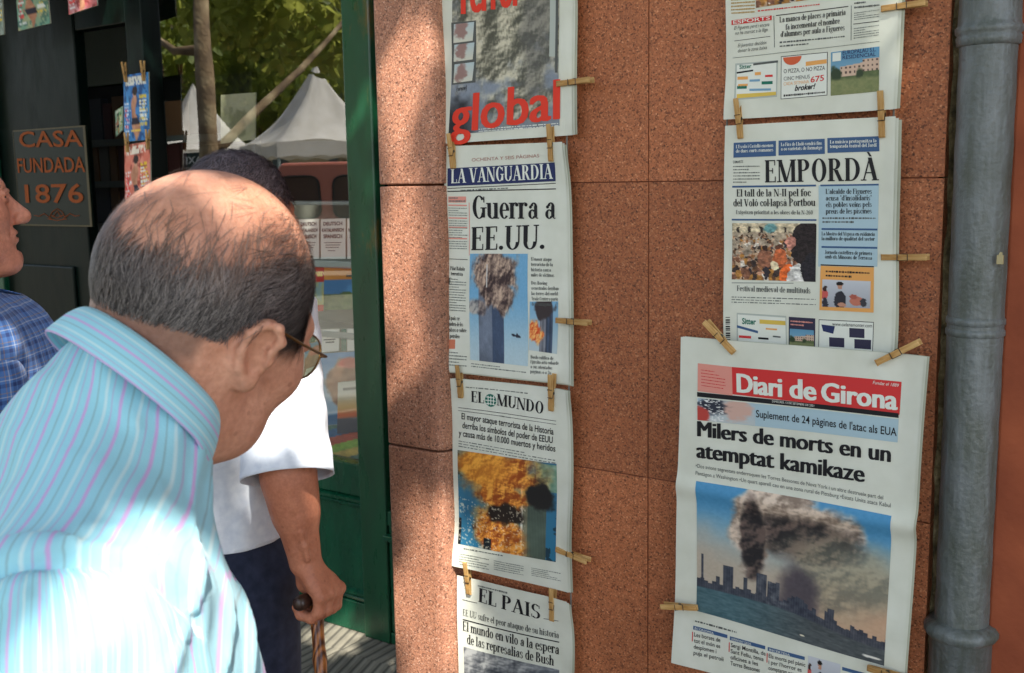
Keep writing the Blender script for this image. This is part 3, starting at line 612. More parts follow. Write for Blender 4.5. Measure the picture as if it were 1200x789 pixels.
def ph_skyline(u, v):
    o = mixc(C(78, 146, 190), C(150, 180, 190), sst(.1, .45, v)); o = mixc(o, C(188, 172, 152), sst(.22, .62, v + (n2(u, v, 4, 31) - .5) * .3) * .92); o = mixc(o, C(200, 160, 128), sst(.35, .8, u) * sst(.35, .7, v) * .8); o = mixc(o, C(170, 166, 140), smoke(u, v, .85, .42, .25, .16, 33, 4, .6) * .6)
    pl = np.maximum(smoke(u, v, .42, .20, .22, .20, 3, 6, .2), smoke(u, v, .60, .22, .26, .20, 5, 6, .25)); pl = np.maximum(pl, smoke(u, v, .30, .34, .10, .22, 6, 6, .2)); kk = billow(u, v, 8, 7)
    o = mixc(o, mixc(C(140, 122, 108), C(226, 206, 186), kk), pl)
    d = np.maximum(smoke(u, v, .58, .30, .28, .13, 8, 6, .3), smoke(u, v, .31, .40, .07, .30, 4, 7, .22)); o = mixc(o, mixc(C(36, 35, 38), C(100, 84, 78), kk), d * .96)
    h = smoke(u, v, .74, .46, .32, .26, 11, 4, .5); o = mixc(o, mixc(C(112, 112, 100), C(170, 160, 136), kk), h * .75); h2 = smoke(u, v, .55, .70, .12, .22, 12, 5, .4); o = mixc(o, C(70, 64, 74), h2 * .85)
    top = .86 - .14 * np.exp(-((u - .2) / .2) ** 2) ; col_ = np.floor(u * 46); hh = _h(col_.astype(int), col_.astype(int) * 0, col_.astype(int) * 0, 5)
    base = .78 + .085 * sst(.45, .95, u); sky_h = base - (.02 + .13 * hh ** 2 * (1 - sst(.5, .85, u) * .65) )
    b = (v > sky_h).astype(float); b = np.maximum(b, ((u > .145) & (u < .205) & (v > .60))); b = np.maximum(b, ((u > .33) & (u < .385) & (v > .60))); b = np.maximum(b, ((u > .415) & (u < .455) & (v > .66))); b = np.maximum(b, ((u > .71) & (u < .745) & (v > .72))); b = np.maximum(b, (np.abs(u - .03) < .008) & (v > .55))
    bc = mixc(C(44, 50, 64), C(128, 132, 136), np.clip(n2(u, v, 40, 4, 3) * 1.5 - .45, 0, 1) * (.45 + .55 * sst(.3, .4, u) * (1 - sst(.45, .55, u)))); bc = bc + (((u * 150) % 1 < .3)[:, None] * 10.); o = mixc(o, bc, b * .93)
    wl = .80 + .09 * sst(.4, 1.0, u); wt = sst(wl, wl + .012, v); o = mixc(o, mixc(C(74, 104, 112), C(78, 84, 86), sst(.15, .7, u)) + (n2(u, v * 4, 26, 8, 3)[:, None] - .5) * 50, wt)
    o = mixc(o, C(226, 224, 214), smoke(u, v, .945, .965, .045, .008, 3, 30, .3)); o = mixc(o, C(236, 226, 200), smoke(u, v, .59, .955, .012, .005, 3, 30, .3))
    return o + (n2(u, v, 70, 9, 2)[:, None] - .5) * 14
def ph_house(u, v):
    o = mixc(C(92, 146, 178), C(150, 180, 196), v); hz = .36 + .16 * n2(u, v * 0, 8, 3); o = mixc(o, mixc(C(60, 78, 50), C(120, 130, 84), n2(u, v, 14, 4)), sst(hz, hz + .04, v))
    hs = ((u > .66) & (v > .24) & (v < .52)) | ((u > .2) & (u < .68) & (v > .34 - .1 * (u - .4)) & (v < .58)); o = mixc(o, C(206, 178, 156), hs.astype(float)); wd = hs & (np.abs((u * 11) % 1 - .5) < .2) & (np.abs((v * 9) % 1 - .5) < .22); o = mixc(o, C(88, 70, 66), wd.astype(float))
    o = mixc(o, C(50, 66, 44), smoke(u, v, .1, .52, .12, .2, 3)); o = mixc(o, C(56, 70, 48), smoke(u, v, .6, .55, .08, .12, 5)); return mixc(o, mixc(C(104, 118, 76), C(150, 150, 104), n2(u, v, 20, 8)), sst(.6, .7, v))
def ph_cover(h0, h1, seed):
    def f(u, v):
        o = mixc(C(*h0), C(*h1), n2(u, v, 5, seed)); o = mixc(o, C(*h0) * .6, (n2(u, v, 11, seed + 8) > .56) * .6)
        bd = 1 - sst(.9, 1.05, np.sqrt(((u - .47 - .05 * np.sin(v * 9)) / (.13 + .05 * np.sin(v * 14 + seed))) ** 2 + ((v - .66) / .36) ** 2)); o = mixc(o, mixc(C(150, 92, 66), C(222, 172, 140), n2(u, v, 12, seed + 3)), bd); o = mixc(o, C(208, 160, 132), 1 - sst(.9, 1.1, np.sqrt(((u - .47) / .07) ** 2 + ((v - .29) / .07) ** 2))); o = mixc(o, C(50, 36, 34), 1 - sst(.9, 1.1, np.sqrt(((u - .48) / .10) ** 2 + ((v - .25) / .07) ** 2))); o = mixc(o, C(34, 30, 50), ((v > .66) & (v < .76) & (bd > .5)) * 1.0)
        for (x0, x1, y0, y1, cc, fr, k) in ((.66, .97, .32, .78, (240, 208, 60), 15, 1), (.66, .97, .40, .70, (236, 240, 240), 22, 2), (.04, .30, .42, .92, (236, 240, 244), 17, 3), (.05, .28, .5, .8, (226, 60, 60), 12, 4), (.08, .92, .04, .2, (240, 236, 220), 3.1, 5), (.3, .75, .84, .92, (250, 220, 80), 10, 6)):
            m = ((v * fr) % 1 < .55) & (u > x0) & (u < x1 - .12 * _h(np.floor(v * fr).astype(int), np.full(u.shape, k), np.zeros(u.shape, int), seed)) & (v > y0) & (v < y1) & (n2(u, v * .4, 40, seed + k, 2) > .44); o = mixc(o, C(*cc), m * .9)
        return o
    return f

Yp = 1.578
def corners(pts, Y): return [at(*p, Y) if np.isscalar(Y) else at(*p, Y[i]) for i, p in enumerate(pts)]
# 1 --- the red lettered front page, top of the left column
bl, br = at(522, 168, Yp), at(673, 158, Yp); up = np.array([0, 0, .425])
P = Paper('newspaper', bl + up + np.array([-.002, -.004, 0]), br + up + np.array([.004, -.004, 0]), br, bl, 'newspaper with big red letters global over a smoke cloud, topmost in the left column', 1, .004)
P.photo([(532, -120), (656, -120), (656, 147), (526, 158)], ph_global, 170)
P.rect(528, 26, 556, 99, M_inkm, 'small_photo', .0008, -.1); 
for i, (a, b_) in enumerate(((29, 50), (53, 72), (76, 97))):
    P.photo([(531, a - 1), (554, a - 4), (552, b_ - 3), (530, b_)], lambda u, v, i=i: mixc(mixc(C(178, 196, 200), C(206, 206, 190), v), C(150, 122, 116), smoke(u, v, .35, .3 + .1 * i, .3, .5, i + 2)), 24, 'small_photo', .0011)
P.text('global', (528, 156), (654, 139), 46, 'headline', M_red, 'sans', 0, off=.0013, strike=1.5)
P.text('Terror', (533, 17), (609, 5), 60, 'headline', M_red, 'sans', 0, off=.0013, strike=1.5)
P.rect(645, -100, 653, 66, M_greyt, 'margin_strip', .0011); P.rect(652, -100, 655, 85, M_inkm, 'margin_strip', .0012)
P.body((562, 150), (655, 143), (562, 155), 2, .6, matr=M_white)
P.text('(www)', (534, 107), (546, 105), 7, 'article_text', M_ink, 'sans', .0, off=.0014)
P.done()

# 2 --- dark blue masthead
P = Paper('newspaper', *corners([(521, 171), (665, 166), (667, 449), (522, 432)], Yp), 'newspaper with dark blue masthead and headline Guerra a EE.UU., second in the left column', 2, .004)
P.text('OCHENTA Y SEIS P\u00c0GINAS', (553, 189), (633, 184), 4, 'article_text', inkm('rose_ink', rgb(170, 120, 110)), 'sans')
P.quad([(525, 197), (652, 190), (652, 212), (525, 218)], M_navy, 'masthead', .0006)
P.text('LA VANGUARDIA', (529, 214.5), (649, 209), 16.5, 'masthead', M_white, off=.0012)
P.rule((525, 220.5), (652, 214.5), .8); P.rule((525, 224), (652, 221), 1.2); P.body((540, 221.5), (645, 216.5), (540, 224), 1, .8)
P.text('Guerra a', (552, 256), (652, 256), 27, 'headline'); P.text('EE.UU.', (551, 293), (640, 291), 27, 'headline')
P.rect(526, 230, 546, 237, M_pink, 'side_column', .0005); P.body((527, 230), (545, 230), (527, 237), 2, .7)
for y0 in (242, 257, 268, 281): P.body((526, y0), (547, y0 + .5), (526, y0 + 11), 4, .5, seed=y0); P.rule((526, y0 - 2), (547, y0 - 1.5), 1.6, M_pink)
P.rule((548.5, 236), (548.5, 301), 0); P.quad([(549, 237), (549.8, 237), (550, 299), (549.2, 299)], M_pink, 'side_column')
P.rule((526, 303), (548, 304), .7); P.text('Pilar Rahola', (528, 316), (545, 317), 4.5); P.text('terrorista', (529, 322), (543, 323), 4.2)
P.body((526, 325), (547, 326), (526, 364), 13, .5); P.text('E', (526, 333), (530, 333), 8)
for i, w_ in enumerate(('El pa\u00eds se', 'apodera de los', 'bolsos y sobre', 'el petr\u00f3leo')): P.text(w_, (526, 374 + 7.0 * i), (540 + (i % 3) * 4, 375 + 7.0 * i), 4.8)
P.rect(527, 397, 535, 408, inkm('orange_photo', rgb(200, 120, 90)), 'small_photo'); P.body((527, 410), (548, 412), (527, 428), 5, .5)
P.photo([(550.5, 297), (619, 297), (618, 429), (552, 421)], ph_tower, 120)
P.body((553, 424), (616, 431.5), (553, 430), 2, .5)
for j, (y0, ws) in enumerate(((305, ('El mayor ataque', 'terrorista de la', 'historia causa', 'miles de v\u00edctimas')), (333, ('Dos Boeing', 'secuestrados derriban', 'las torres del World', 'Trade Center y parte', 'del Pent\u00e1gono')))):
    for i, w_ in enumerate(ws): P.text(w_, (623, y0 + 6.2 * i), (630 + 1.15 * len(w_), y0 + .6 + 6.2 * i), 4.2, 'article_text', M_inkm)
P.photo([(621, 353), (653, 353), (651, 415), (619, 410)], ph_small, 60)
for i, w_ in enumerate(('Bush califica de', 'Ej\u00e9rcito acto cobarde', 'a sus atentados', 'p\u00e1ginas 3 a 28')): P.text(w_, (621, 420 + 5.6 * i), (628 + 1.2 * len(w_), 422 + 5.6 * i), 4, 'article_text', M_inkm)
P.done()

# 3 --- green globe masthead
P = Paper('newspaper', *corners([(528, 443), (666, 457), (667, 694), (533, 661)], Yp - .004), 'newspaper with green globe masthead and orange fireball photo, third in the left column', 3, .004)
P.body((545, 452), (650, 463), (545, 455), 1, .6); P.text('EL', (550.5, 471), (566, 473), 13, 'masthead'); P.text('MUNDO', (580, 475), (637, 485), 13.5, 'masthead')
a = P.uv(573, 469.5); rx = abs(P.uv(579.5, 469.5)[0] - a[0]); ry = abs(P.uv(573, 477)[1] - a[1])
tt = np.linspace(0, 2 * np.pi, 25)[:-1]; P._put('masthead', M_teal, P.P(a[0] + rx * np.cos(tt), a[1] + ry * np.sin(tt), .0008), [list(range(24))])
for w_ in (-.5, 0, .5): P.rule((567 + abs(w_) * 2, 469 + w_ * 7.5), (579 - abs(w_) * 2, 470.5 + w_ * 7.5), .9, M_white, 'masthead', .0012)
for w_ in (-.45, 0, .45): P.quad([(573 + w_ * 7, 464), (573.9 + w_ * 7, 464), (573.9 + w_ * 7, 475), (573 + w_ * 7, 475)], M_white, 'masthead', .0013, 4)
P.rule((536, 477.5), (652, 493), .6); P.body((584, 486), (603, 489), (584, 489), 1, .6); P.rule((536, 481), (652, 497), .5)
for t_, p0, p1 in (('El mayor ataque terrorista de la Historia', (540, 491), (649, 509)), ('derriba los s\u00edmbolos del poder de EEUU', (541, 501.5), (648, 519)), ('y causa m\u00e1s de 10.000 muertos y heridos', (537, 510.5), (651, 529)))  : P.text(t_, p0, p1, 7.6, 'headline', M_ink, 'sans', .012)
P.body((537, 515), (651, 534.5), (537, 524), 3, .5)
P.photo([(536, 527), (652, 543.5), (652, 658), (538, 636)], ph_fire, 150)
P.body((545, 640), (612, 652), (545, 643), 1, .7)
for x0 in (541, 581, 624): P.body((x0, 646 + (x0 - 541) * .21), (x0 + 34, 653 + (x0 - 541) * .21), (x0, 660 + (x0 - 541) * .17), 5, .5, seed=x0)
P.done()

# 4 --- last of the left column
c = corners([(535, 674), (667, 703), (668, 789), (540, 789)], Yp - .004); dn = np.array([0, 0, -.40])
P = Paper('newspaper', c[0], c[1], c[1] + dn + np.array([.002, 0, 0]), c[0] + dn, 'newspaper with black serif masthead and grey photo, lowest in the left column', 4, .004)
P.text('EL PAIS', (561, 704), (635, 725), 16, 'masthead'); P.rule((542, 702), (560, 706), .6); P.rule((638, 724), (655, 727), .6); P.body((560, 684), (610, 695), (560, 688), 1, .6)
P.text('EE UU sufre el peor ataque de su historia', (543, 720), (655, 748), 7.5, 'headline', M_inkm); P.rule((543, 725), (655, 752.5), 1.3)
P.text('El mundo en vilo a la espera', (543, 737.5), (655, 767), 11, 'headline'); P.text('de las represalias de Bush', (548, 753), (649, 780), 11, 'headline')
P.photo([(544, 757), (655, 785), (655, 860), (546, 830)], ph_gray, 90)
P.done()

# 5 --- top of the right column: local pages with adverts
bl, br = at(850, 140, Yp), at(1050, 128, Yp); up = np.array([0, 0, .40])
P = Paper('newspaper', bl + up + np.array([-.003, -.003, 0]), br + up + np.array([.002, -.003, 0]), br, bl, 'newspaper page with a pizza advert and a house photo advert, topmost in the right column', 5, .004)
P.photo([(886, -80), (992, -86), (992, -8), (886, 9)], ph_crowd, 60, 'printed_photo')
P.body((857, -10), (885, -12), (857, 17), 7, .6, matr=inkm('ochre_ink', rgb(180, 146, 84))); P.body((888, 11), (960, 3), (888, 14), 1, .7, matr=M_redd)
P.quad([(857, 23.5), (904, 17.5), (904, 23), (857, 29)], M_redd, 'advert'); P.text('ESPORTS', (859, 28), (902, 22.5), 4.4, 'advert', M_white, 'sans', .01)
for i, w_ in enumerate(('El Figueres perd i encara', 'no ha marcat a la lliga')): P.text(w_, (860 + i, 34.5 + 6 * i), (901 - 2 * i, 30 + 6 * i), 4.4, 'article_text', M_inkm, 'sans', 0, .3)
P.rule((860, 47.5), (902, 42), .7, M_inkm)
for i, w_ in enumerate(('El Juventus decideix', 'deixar la zona baixa')): P.text(w_, (864, 55 + 6 * i), (898, 51 + 6 * i), 4.4, 'article_text', M_inkm, 'sans', 0, .3)
P.rule((909, 17.8), (994, 7), 1); P.quad([(906, 18), (906.8, 18), (907.2, 55), (906.4, 55)], M_inkg, 'article_text')
for i, (w_, p0, p1) in enumerate((('La manca de places a prim\u00e0ria', (913, 26), (991, 17)), ('fa incrementar el nombre', (920, 34.5), (984, 27)), ("d'alumnes per aula a Figueres", (914, 43), (990, 35)))): P.text(w_, p0, p1, 6.6, 'headline')
P.body((913, 47), (990, 40), (913, 56), 2, .55, matr=M_inkm)
P.quad([(997, 6), (997.8, 6), (998.2, 47), (997.4, 47)], M_inkg, 'article_text'); P.body((1001, -4), (1031, -7), (1001, 11), 3, .6, matr=M_inkm); P.body((1001, 14), (1031, 10), (1001, 24), 4, .5); P.rule((1000, 28), (1031, 24.5), .8); P.body((1001, 32), (1031, 28), (1001, 46), 5, .5)
P.rule((858, 67.5), (1032, 48.5), .6, M_inkg)
P.quad([(861, 74), (911, 70), (910, 113), (861, 117)], M_greyt, 'advert', .0004); P.quad([(863, 76), (909, 72), (909, 111), (863, 115)], M_white, 'advert', .0006)
P.quad([(864, 110), (909, 107), (909, 111), (864, 115)], M_yel, 'advert', .0008); P.text('Sitter', (866, 80.5), (880, 79), 5, 'advert', M_teal, 'sans', .02); P.rule((863, 85), (882, 82), 2, M_ink, 'advert', .0008); P.rule((882, 75), (911, 71.5), 2.5, M_inkm, 'advert', .0008)
for i, (x0, x1, mm) in enumerate(((884, 891, M_or), (896, 905, M_redd), (864, 876, M_or), (878, 890, M_sky), (892, 905, M_teal), (865, 876, M_or), (864, 875, M_teal), (878, 903, M_sky))): P.rule((x0, 86 + 2.7 * i), (x1, 85.5 + 2.7 * i), 2.6 if i % 2 else 3.6, mm, 'advert', .0009)
P.quad([(914.5, 65.5), (970, 60.5), (970, 111.5), (914.5, 116)], M_ink, 'advert', .0004); P.quad([(915.2, 66.3), (969.3, 61.3), (969.3, 110.8), (915.2, 115.3)], M_white, 'advert', .0006)
a = P.uv(928, 66); tt = np.linspace(math.pi * .0, math.pi, 15); k = P.uv(939, 66) - a; P._put('advert', inkm('tomato_ink', rgb(206, 96, 60)), P.P(a[0] + k[0] * np.cos(tt), a[1] + .03 * np.sin(tt), .0010), [list(range(15))])
P.quad([(944, 72), (969, 69), (969, 74), (944, 77)], M_or, 'advert', .0008); P.text('O PIZZA, O NO PIZZA', (918, 85.5), (967, 81.5), 5, 'advert', M_ink, 'sans')
P.text('CINC MENUS', (918, 94), (949, 91.5), 4.6, 'advert', M_inkm, 'sans'); P.text('675', (950, 96.5), (966, 94), 7, 'advert', M_redd, 'sans', .015); P.text('CADA SETMANA', (918, 100), (948, 97), 4, 'advert', M_or, 'sans'); P.text('broker!', (931, 106), (956, 103.5), 6.5, 'advert', M_ink, 'sans', .03, .3); P.body((918, 110), (967, 106), (918, 113.5), 1, .9, matr=M_ink)
P.photo([(974, 61), (1032, 54.5), (1032, 107), (974, 112)], ph_house, 70, 'advert_photo')
P.text('EUROPALAU S.L.', (988, 64), (1028, 60), 5, 'advert', M_navy, 'sans', .012); P.text('RESIDENCIAL', (988, 69.5), (1028, 65.5), 4.6, 'advert', M_navy, 'sans', .012); P.quad([(976, 62), (986, 61), (986, 71), (976, 72)], M_white, 'advert', .001)
P.done()

# 6 --- serif masthead, behind the big one
c = corners([(849, 147), (1051, 136), (1045, 440), (848, 432)], Yp - .003)
P = Paper('newspaper', *c, 'newspaper with blue boxes and a crowd photo, its foot covered by the big newspaper', 6, .004)
for (x0, x1, y, ls) in ((860, 911, 167, ("L'Escala i Castell\u00f3 encenen", 'de dues curts romanes')), (914, 968, 164.5, ('La Fira de Llad\u00f3 vendr\u00e0 fins', 'a 45 varietats de formatge')), (971, 1031, 161.5, ('La m\u00fasica protagonitza la', 'temporada teatral del Jard\u00ed'))):
    P.quad([(x0, y), (x1, y - 2.2), (x1, y + 15.5), (x0, y + 17.5)], M_blue, 'masthead_box', .0005)
    for i, w_ in enumerate(ls): P.text(w_, (x0 + 3, y + 6.5 + 5.2 * i), (x1 - 3, y + 4.8 + 5.2 * i), 4, 'masthead_box', M_white, off=.001)
P.text('EMPORD\u00c0', (897, 213.5), (1030, 211), 26, 'masthead')
P.text('DIMARTS', (860, 191), (872, 190.5), 3.2, 'article_text', M_inkm, 'sans', .01); P.body((860, 193), (892, 192.5), (860, 215), 6, .5)
P.rule((859, 218.5), (957, 217), 2.2, M_blue); P.text('El tall de la N-II pel foc', (864, 230), (951, 229.5), 8.6, 'headline'); P.text('del Vol\u00f3 col\u00b7laps\u00e0 Portbou', (860, 241.5), (956, 241), 8.6, 'headline')
P.text('Exigeixen prioritat a les obres de la N-260', (863, 250.5), (953, 251), 4.8, 'article_text', M_inkm); P.rule((858, 257), (957, 257.5), 2, M_blue)
P.photo([(858.5, 261), (957, 261.5), (956, 330), (858, 327)], ph_crowd, 130)
P.rule((858, 331), (930, 331.5), .8, M_inkg); P.text('Festival medieval de multituds', (864, 340.5), (950, 343.5), 6.6, 'headline', M_inkm); P.body((858, 346), (956, 349), (858, 355), 3, .5)
P.quad([(960, 217), (1030, 215.5), (1029, 312), (959, 312)], M_lblue, 'side_column', .0004)
P.rule((962, 217), (1030, 216), 2, M_blue)
for i, w_ in enumerate(("L'alcalde de Figueres", "acusa \"d'insolidaris\"", 'els pobles ve\u00efns pels', 'preus de les piscines')): P.text(w_, (968, 227 + 7.7 * i), (1022, 226.6 + 7.7 * i), 6, 'side_column')
P.body((964, 253), (1027, 253), (964, 262), 2, .6, matr=M_inkm); P.rule((963, 268), (1029, 268.5), 2.2, M_blue, off=.0008)
for i, w_ in enumerate(('La Mostra del Vi posa en evid\u00e8ncia', 'la millora de qualitat del sector')): P.text(w_, (963, 275.5 + 5.6 * i), (1026, 276 + 5.6 * i), 4.4, 'side_column')
P.rule((963, 289), (1029, 290), 2.2, M_blue, off=.0008)
for i, w_ in enumerate(('Jornada castellera de primera', 'amb els Minyons de Terrassa')): P.text(w_, (967, 297 + 5.4 * i), (1023, 298.5 + 5.4 * i), 4.4, 'side_column')
P.rule((962, 310), (1025, 312), 1.4); P.quad([(962, 311), (1025, 313), (1024, 366), (960, 363)], M_or, 'side_column', .0006); P.body((968, 315), (1020, 317), (968, 325), 2, .6, matr=M_ink)
P.photo([(964, 327), (1021, 329), (1020, 361), (963, 359)], ph_people, 60, 'small_photo', .0009)
P.quad([(864, 366), (921, 370), (921, 412), (863, 408)], M_greyt, 'advert', .0004); P.quad([(865, 368), (920, 372), (920, 411), (865, 407)], M_white, 'advert', .0006); P.text('Sitter', (870, 379), (886, 380), 7, 'advert', M_teal, 'sans', .03)
P.rule((864, 382), (888, 389), 3, M_blue, 'advert', .0008); P.quad([(890, 374), (920, 376), (920, 381), (890, 379)], M_yel, 'advert', .0008); P.rule((897, 385), (910, 386), 2, M_or, 'advert', .0008); P.rule((866, 394), (880, 395), 3, M_redd, 'advert', .0008); P.rule((888, 396), (900, 397), 2.4, M_ink, 'advert', .0008); P.rule((905, 394), (914, 395), 1.8, M_inkm, 'advert', .0008); P.rule((866, 401), (880, 402), 3, M_teal, 'advert', .0008)
P.quad([(924, 371), (955, 373), (954, 412), (923, 410)], M_dkb, 'advert', .0006); P.photo([(925, 385), (953, 387), (953, 411), (924, 409)], ph_house, 40, 'advert_photo', .0009); P.body((926, 374), (952, 376), (926, 382), 2, .6, 'advert', M_pink)
P.quad([(959, 374), (1024, 377), (1023, 415), (958, 412)], M_ink, 'advert', .0004); P.quad([(959.7, 374.8), (1023.3, 377.8), (1022.4, 414), (958.7, 411)], M_white, 'advert', .0006); P.text('www.cadenamonter.com', (975, 381.5), (1022, 383.5), 4.6, 'advert', M_ink, 'sans')
P.quad([(962, 380), (978, 382), (976, 391), (964, 388)], M_navy, 'advert', .0008); P.quad([(995, 384), (1013, 385), (1013, 396), (995, 395)], M_dkb, 'advert', .0008); P.quad([(971, 395), (989, 396), (989, 407), (971, 406)], M_dkb, 'advert', .0008); P.quad([(1001, 397), (1021, 398), (1021, 409), (1001, 408)], M_dkb, 'advert', .0008)
for i in range(12): P.rect(851, 371 + 2.6 * i, 856, 371 + 2.6 * i + (1.7 if i % 3 else .8), M_ink, 'barcode', .0006, n=2)
P.done()

# 7 --- the big one in front
c = corners([(799, 394), (1084, 418), (1055, 848), (787, 776)], (1.545, 1.545, 1.56, 1.555)); 
P = Paper('newspaper', *c, 'big newspaper with red masthead and smoking skyline photo, hung over another at lower right', 7, .005, (.44, .010), innerdx=.003)
P.quad([(818.5, 425), (858, 429.5), (858, 463.5), (817.5, 458)], M_pink, 'masthead', .0005); P.body((822, 431), (850, 435), (822, 453), 6, .4, matr=M_redd)
P.quad([(858, 429.5), (1056, 447.5), (1054, 486), (858, 462)], M_redd, 'masthead', .0006)
P.text('Diari', (863, 459), (914, 465.2), 23, 'masthead', M_white, 'sans', .012, off=.0012, strike=1.0); P.text('de', (924, 466), (954, 469.5), 24, 'masthead', M_white, 'sans', .012, off=.0012, strike=1.0); P.text('Girona', (961, 470), (1050, 480), 23, 'masthead', M_white, 'sans', .012, off=.0012, strike=1.0)
P.text('Fundat el 1889', (1022, 450), (1053, 453.5), 4, 'masthead', M_white, 'sans', 0, .3, off=.0012)
P.quad([(817, 459), (1053, 484), (1053, 489.5), (817, 464.5)], M_ink, 'masthead', .0008); P.text('DIMECRES, 12 DE SETEMBRE DE 2001', (904, 471.5), (953, 477), 2.6, 'masthead', M_white, 'sans', off=.0012)
P.quad([(817, 466), (1053, 491), (1052, 518), (817, 492)], M_lblue, 'banner', .0006)
def ph_flag(u, v):
    o = mixc(C(168, 192, 204), C(188, 196, 196), v); o = mixc(o, C(206, 170, 156), smoke(u, v, .72, .45, .3, .42, 3, 5)); o = mixc(o, C(46, 52, 66), smoke(u, v, .28, .3, .24, .42, 5, 4)); o = mixc(o, C(226, 228, 226), ((n2(u, v, 34, 6, 1) > .7) & (u < .45)) * 1.0); return mixc(o, C(184, 70, 62), smoke(u, v, .06, .8, .14, .35, 7, 4))
P.photo([(817, 466), (884, 473), (884, 499), (817, 492)], ph_flag, 50, 'banner_photo', .0009)
P.text("Suplement de 24 p\u00e0gines de l'atac als EUA", (885, 489), (1051, 510.5), 9, 'banner', M_ink, 'sans', .012, off=.0011)
P.text('Milers de morts en un', (816.5, 511), (1042, 541), 19, 'headline', M_ink, 'sans', 0, strike=1.15); P.text('atemptat kamikaze', (815.5, 536), (1011, 565), 19.5, 'headline', M_ink, 'sans', 0, strike=1.15)
P.text('\u2022Dos avions segrestats enderroquen les Torres Bessones de Nova York i un altre destrueix part del', (815, 547.5), (1035, 585), 4.6, 'article_text', M_inkm, 'sans'); P.text('Pent\u00e0gon a Washington \u2022Un quart aparell cau en una zona rural de Pittsburg \u2022Estats Units ataca Kabul', (815, 556), (1044, 594), 4.6, 'article_text', M_inkm, 'sans')
P.photo([(816.5, 563), (1046, 603), (1036, 780), (814, 717)], ph_skyline, 230)
P.body((813, 727), (900, 751), (813, 730.5), 1, .8, matr=M_inkm)
for j, (x0, y0, w_, hd, ls) in enumerate(((811, 734, 40, 'ECONOMIA', ('Les borses de', 'tot el m\u00f3n es', 'desplomen i', 'puja el petroli')), (854, 746.5, 42, 'SUPERVIVENT GIRON\u00cd', ('Sergi Montilla, de', 'Sant Feliu, tenia', 'oficines a les', 'Torres Bessones')), (899, 758.5, 44, 'INCERTESA', ('Els morts pel p\u00e0nic', 'i per l\'horror es', 'comptaran per', 'milers')))):
    P.quad([(x0, y0), (x0 + w_, y0 + 11), (x0 + w_, y0 + 15), (x0, y0 + 4.4)], M_blue, 'caption_box', .0006); P.text(hd, (x0 + 2, y0 + 4.2), (x0 + w_ * .6, y0 + 10.5), 2.8, 'caption_box', M_white, 'sans', off=.001)
    P.quad([(x0 - 1, y0 + 7), (x0, y0 + 7), (x0, y0 + 18), (x0 - 1, y0 + 18)], M_redd, 'caption_box', .0006, 3)
    for i, t_ in enumerate(ls): P.text(t_, (x0 + 1.5, y0 + 12.2 + 6.9 * i), (x0 + 4 + 2.15 * len(t_), y0 + 12.2 + 6.9 * i + .55 * len(t_)), 5, 'caption_box', M_ink, 'sans', .006)
P.photo([(947, 768), (985, 778), (985, 815), (946, 806)], ph_people, 40, 'small_photo')
P.quad([(987, 781), (1030, 793), (1030, 797), (987, 785)], M_blue, 'caption_box', .0006)
P.done()

# cords behind the papers
for i, (x, y0, y1) in enumerate(((528, -160, 900), (664.5, -160, 900))):
    a = at(x + 1, 300, WY - .012); b = MB(); b.tube([(a[0], a[1], .5), (a[0], a[1], 2.6)], .0016, 6)
    tag(b.build('twine', M_cord), ('thin vertical cord along the left edge of the left newspaper column', 'thin vertical cord along the right edge of the left newspaper column')[i], 'cord', 'cords the newspapers hang from')
for i, x in enumerate((852, 1047)):
    a = at(x, 140, WY - .012); b = MB(); b.tube([(a[0], a[1], .75), (a[0], a[1], 2.6)], .0016, 6)
    tag(b.build('twine', M_cord), ('thin vertical cord behind the left edge of the right newspaper column', 'thin vertical cord behind the right edge of the right newspaper column')[i], 'cord', 'cords the newspapers hang from')

# clothes pegs
M_spring = mat('rusty_spring_wire', rgb(70, 62, 54), .4, .5, .8)
def peg_half(sgn):
    # length along x (-.036 .. .036), width y, thickness z, jaw at -x
    xs = [-.036, -.034, -.022, -.012, -.006, .004, .010, .034, .036]
    out = [.0030, .0046, .0058, .0052, .0064, .0064, .0056, .0044, .0034]
    V = []; n = len(xs); wd = .0047
    for x, t in zip(xs, out):
        inn = .0004 if x < -.004 else .0004 + max(0, (x + .004)) * .02
        off = max(0, x + .004) * .13
        for (y, z) in ((-wd, inn + off), (wd, inn + off), (wd, t + off), (-wd, t + off)): V.append((x, y, z * sgn))
    Fc = [(i * 4 + j, i * 4 + (j + 1) % 4, (i + 1) * 4 + (j + 1) % 4, (i + 1) * 4 + j) for i in range(n - 1) for j in range(4)] + [(0, 1, 2, 3), tuple(range((n - 1) * 4, n * 4))]
    return V, Fc
peg0 = thing('clothes_peg', 'peg', 'clothes peg'); peg0['_local'] = 1
for s_ in (1, -1): v, f = peg_half(s_); obj('wooden_half', v, f, M_peg, peg0, bevel=.0006)
b = MB(); b.tube([(-.001, -.0056, 0), (-.001, .0056, 0)], .0028, 10)
b.tube([(-.001, -.0052, .002), (-.010, -.0052, .0052), (-.010, .0052, .0066), (-.010, -.0052, .0066)], .0007, 5); b.tube([(-.001, .0052, .002), (.006, .0052, .0074), (.006, -.0052, .0074)], .0008, 5)
b.build('spring', M_spring, peg0)
def copy_tree(o, parent=None):
    c = o.copy(); COL.objects.link(c); c.parent = parent
    for ch in list(o.children): copy_tree(ch, c)
    return c
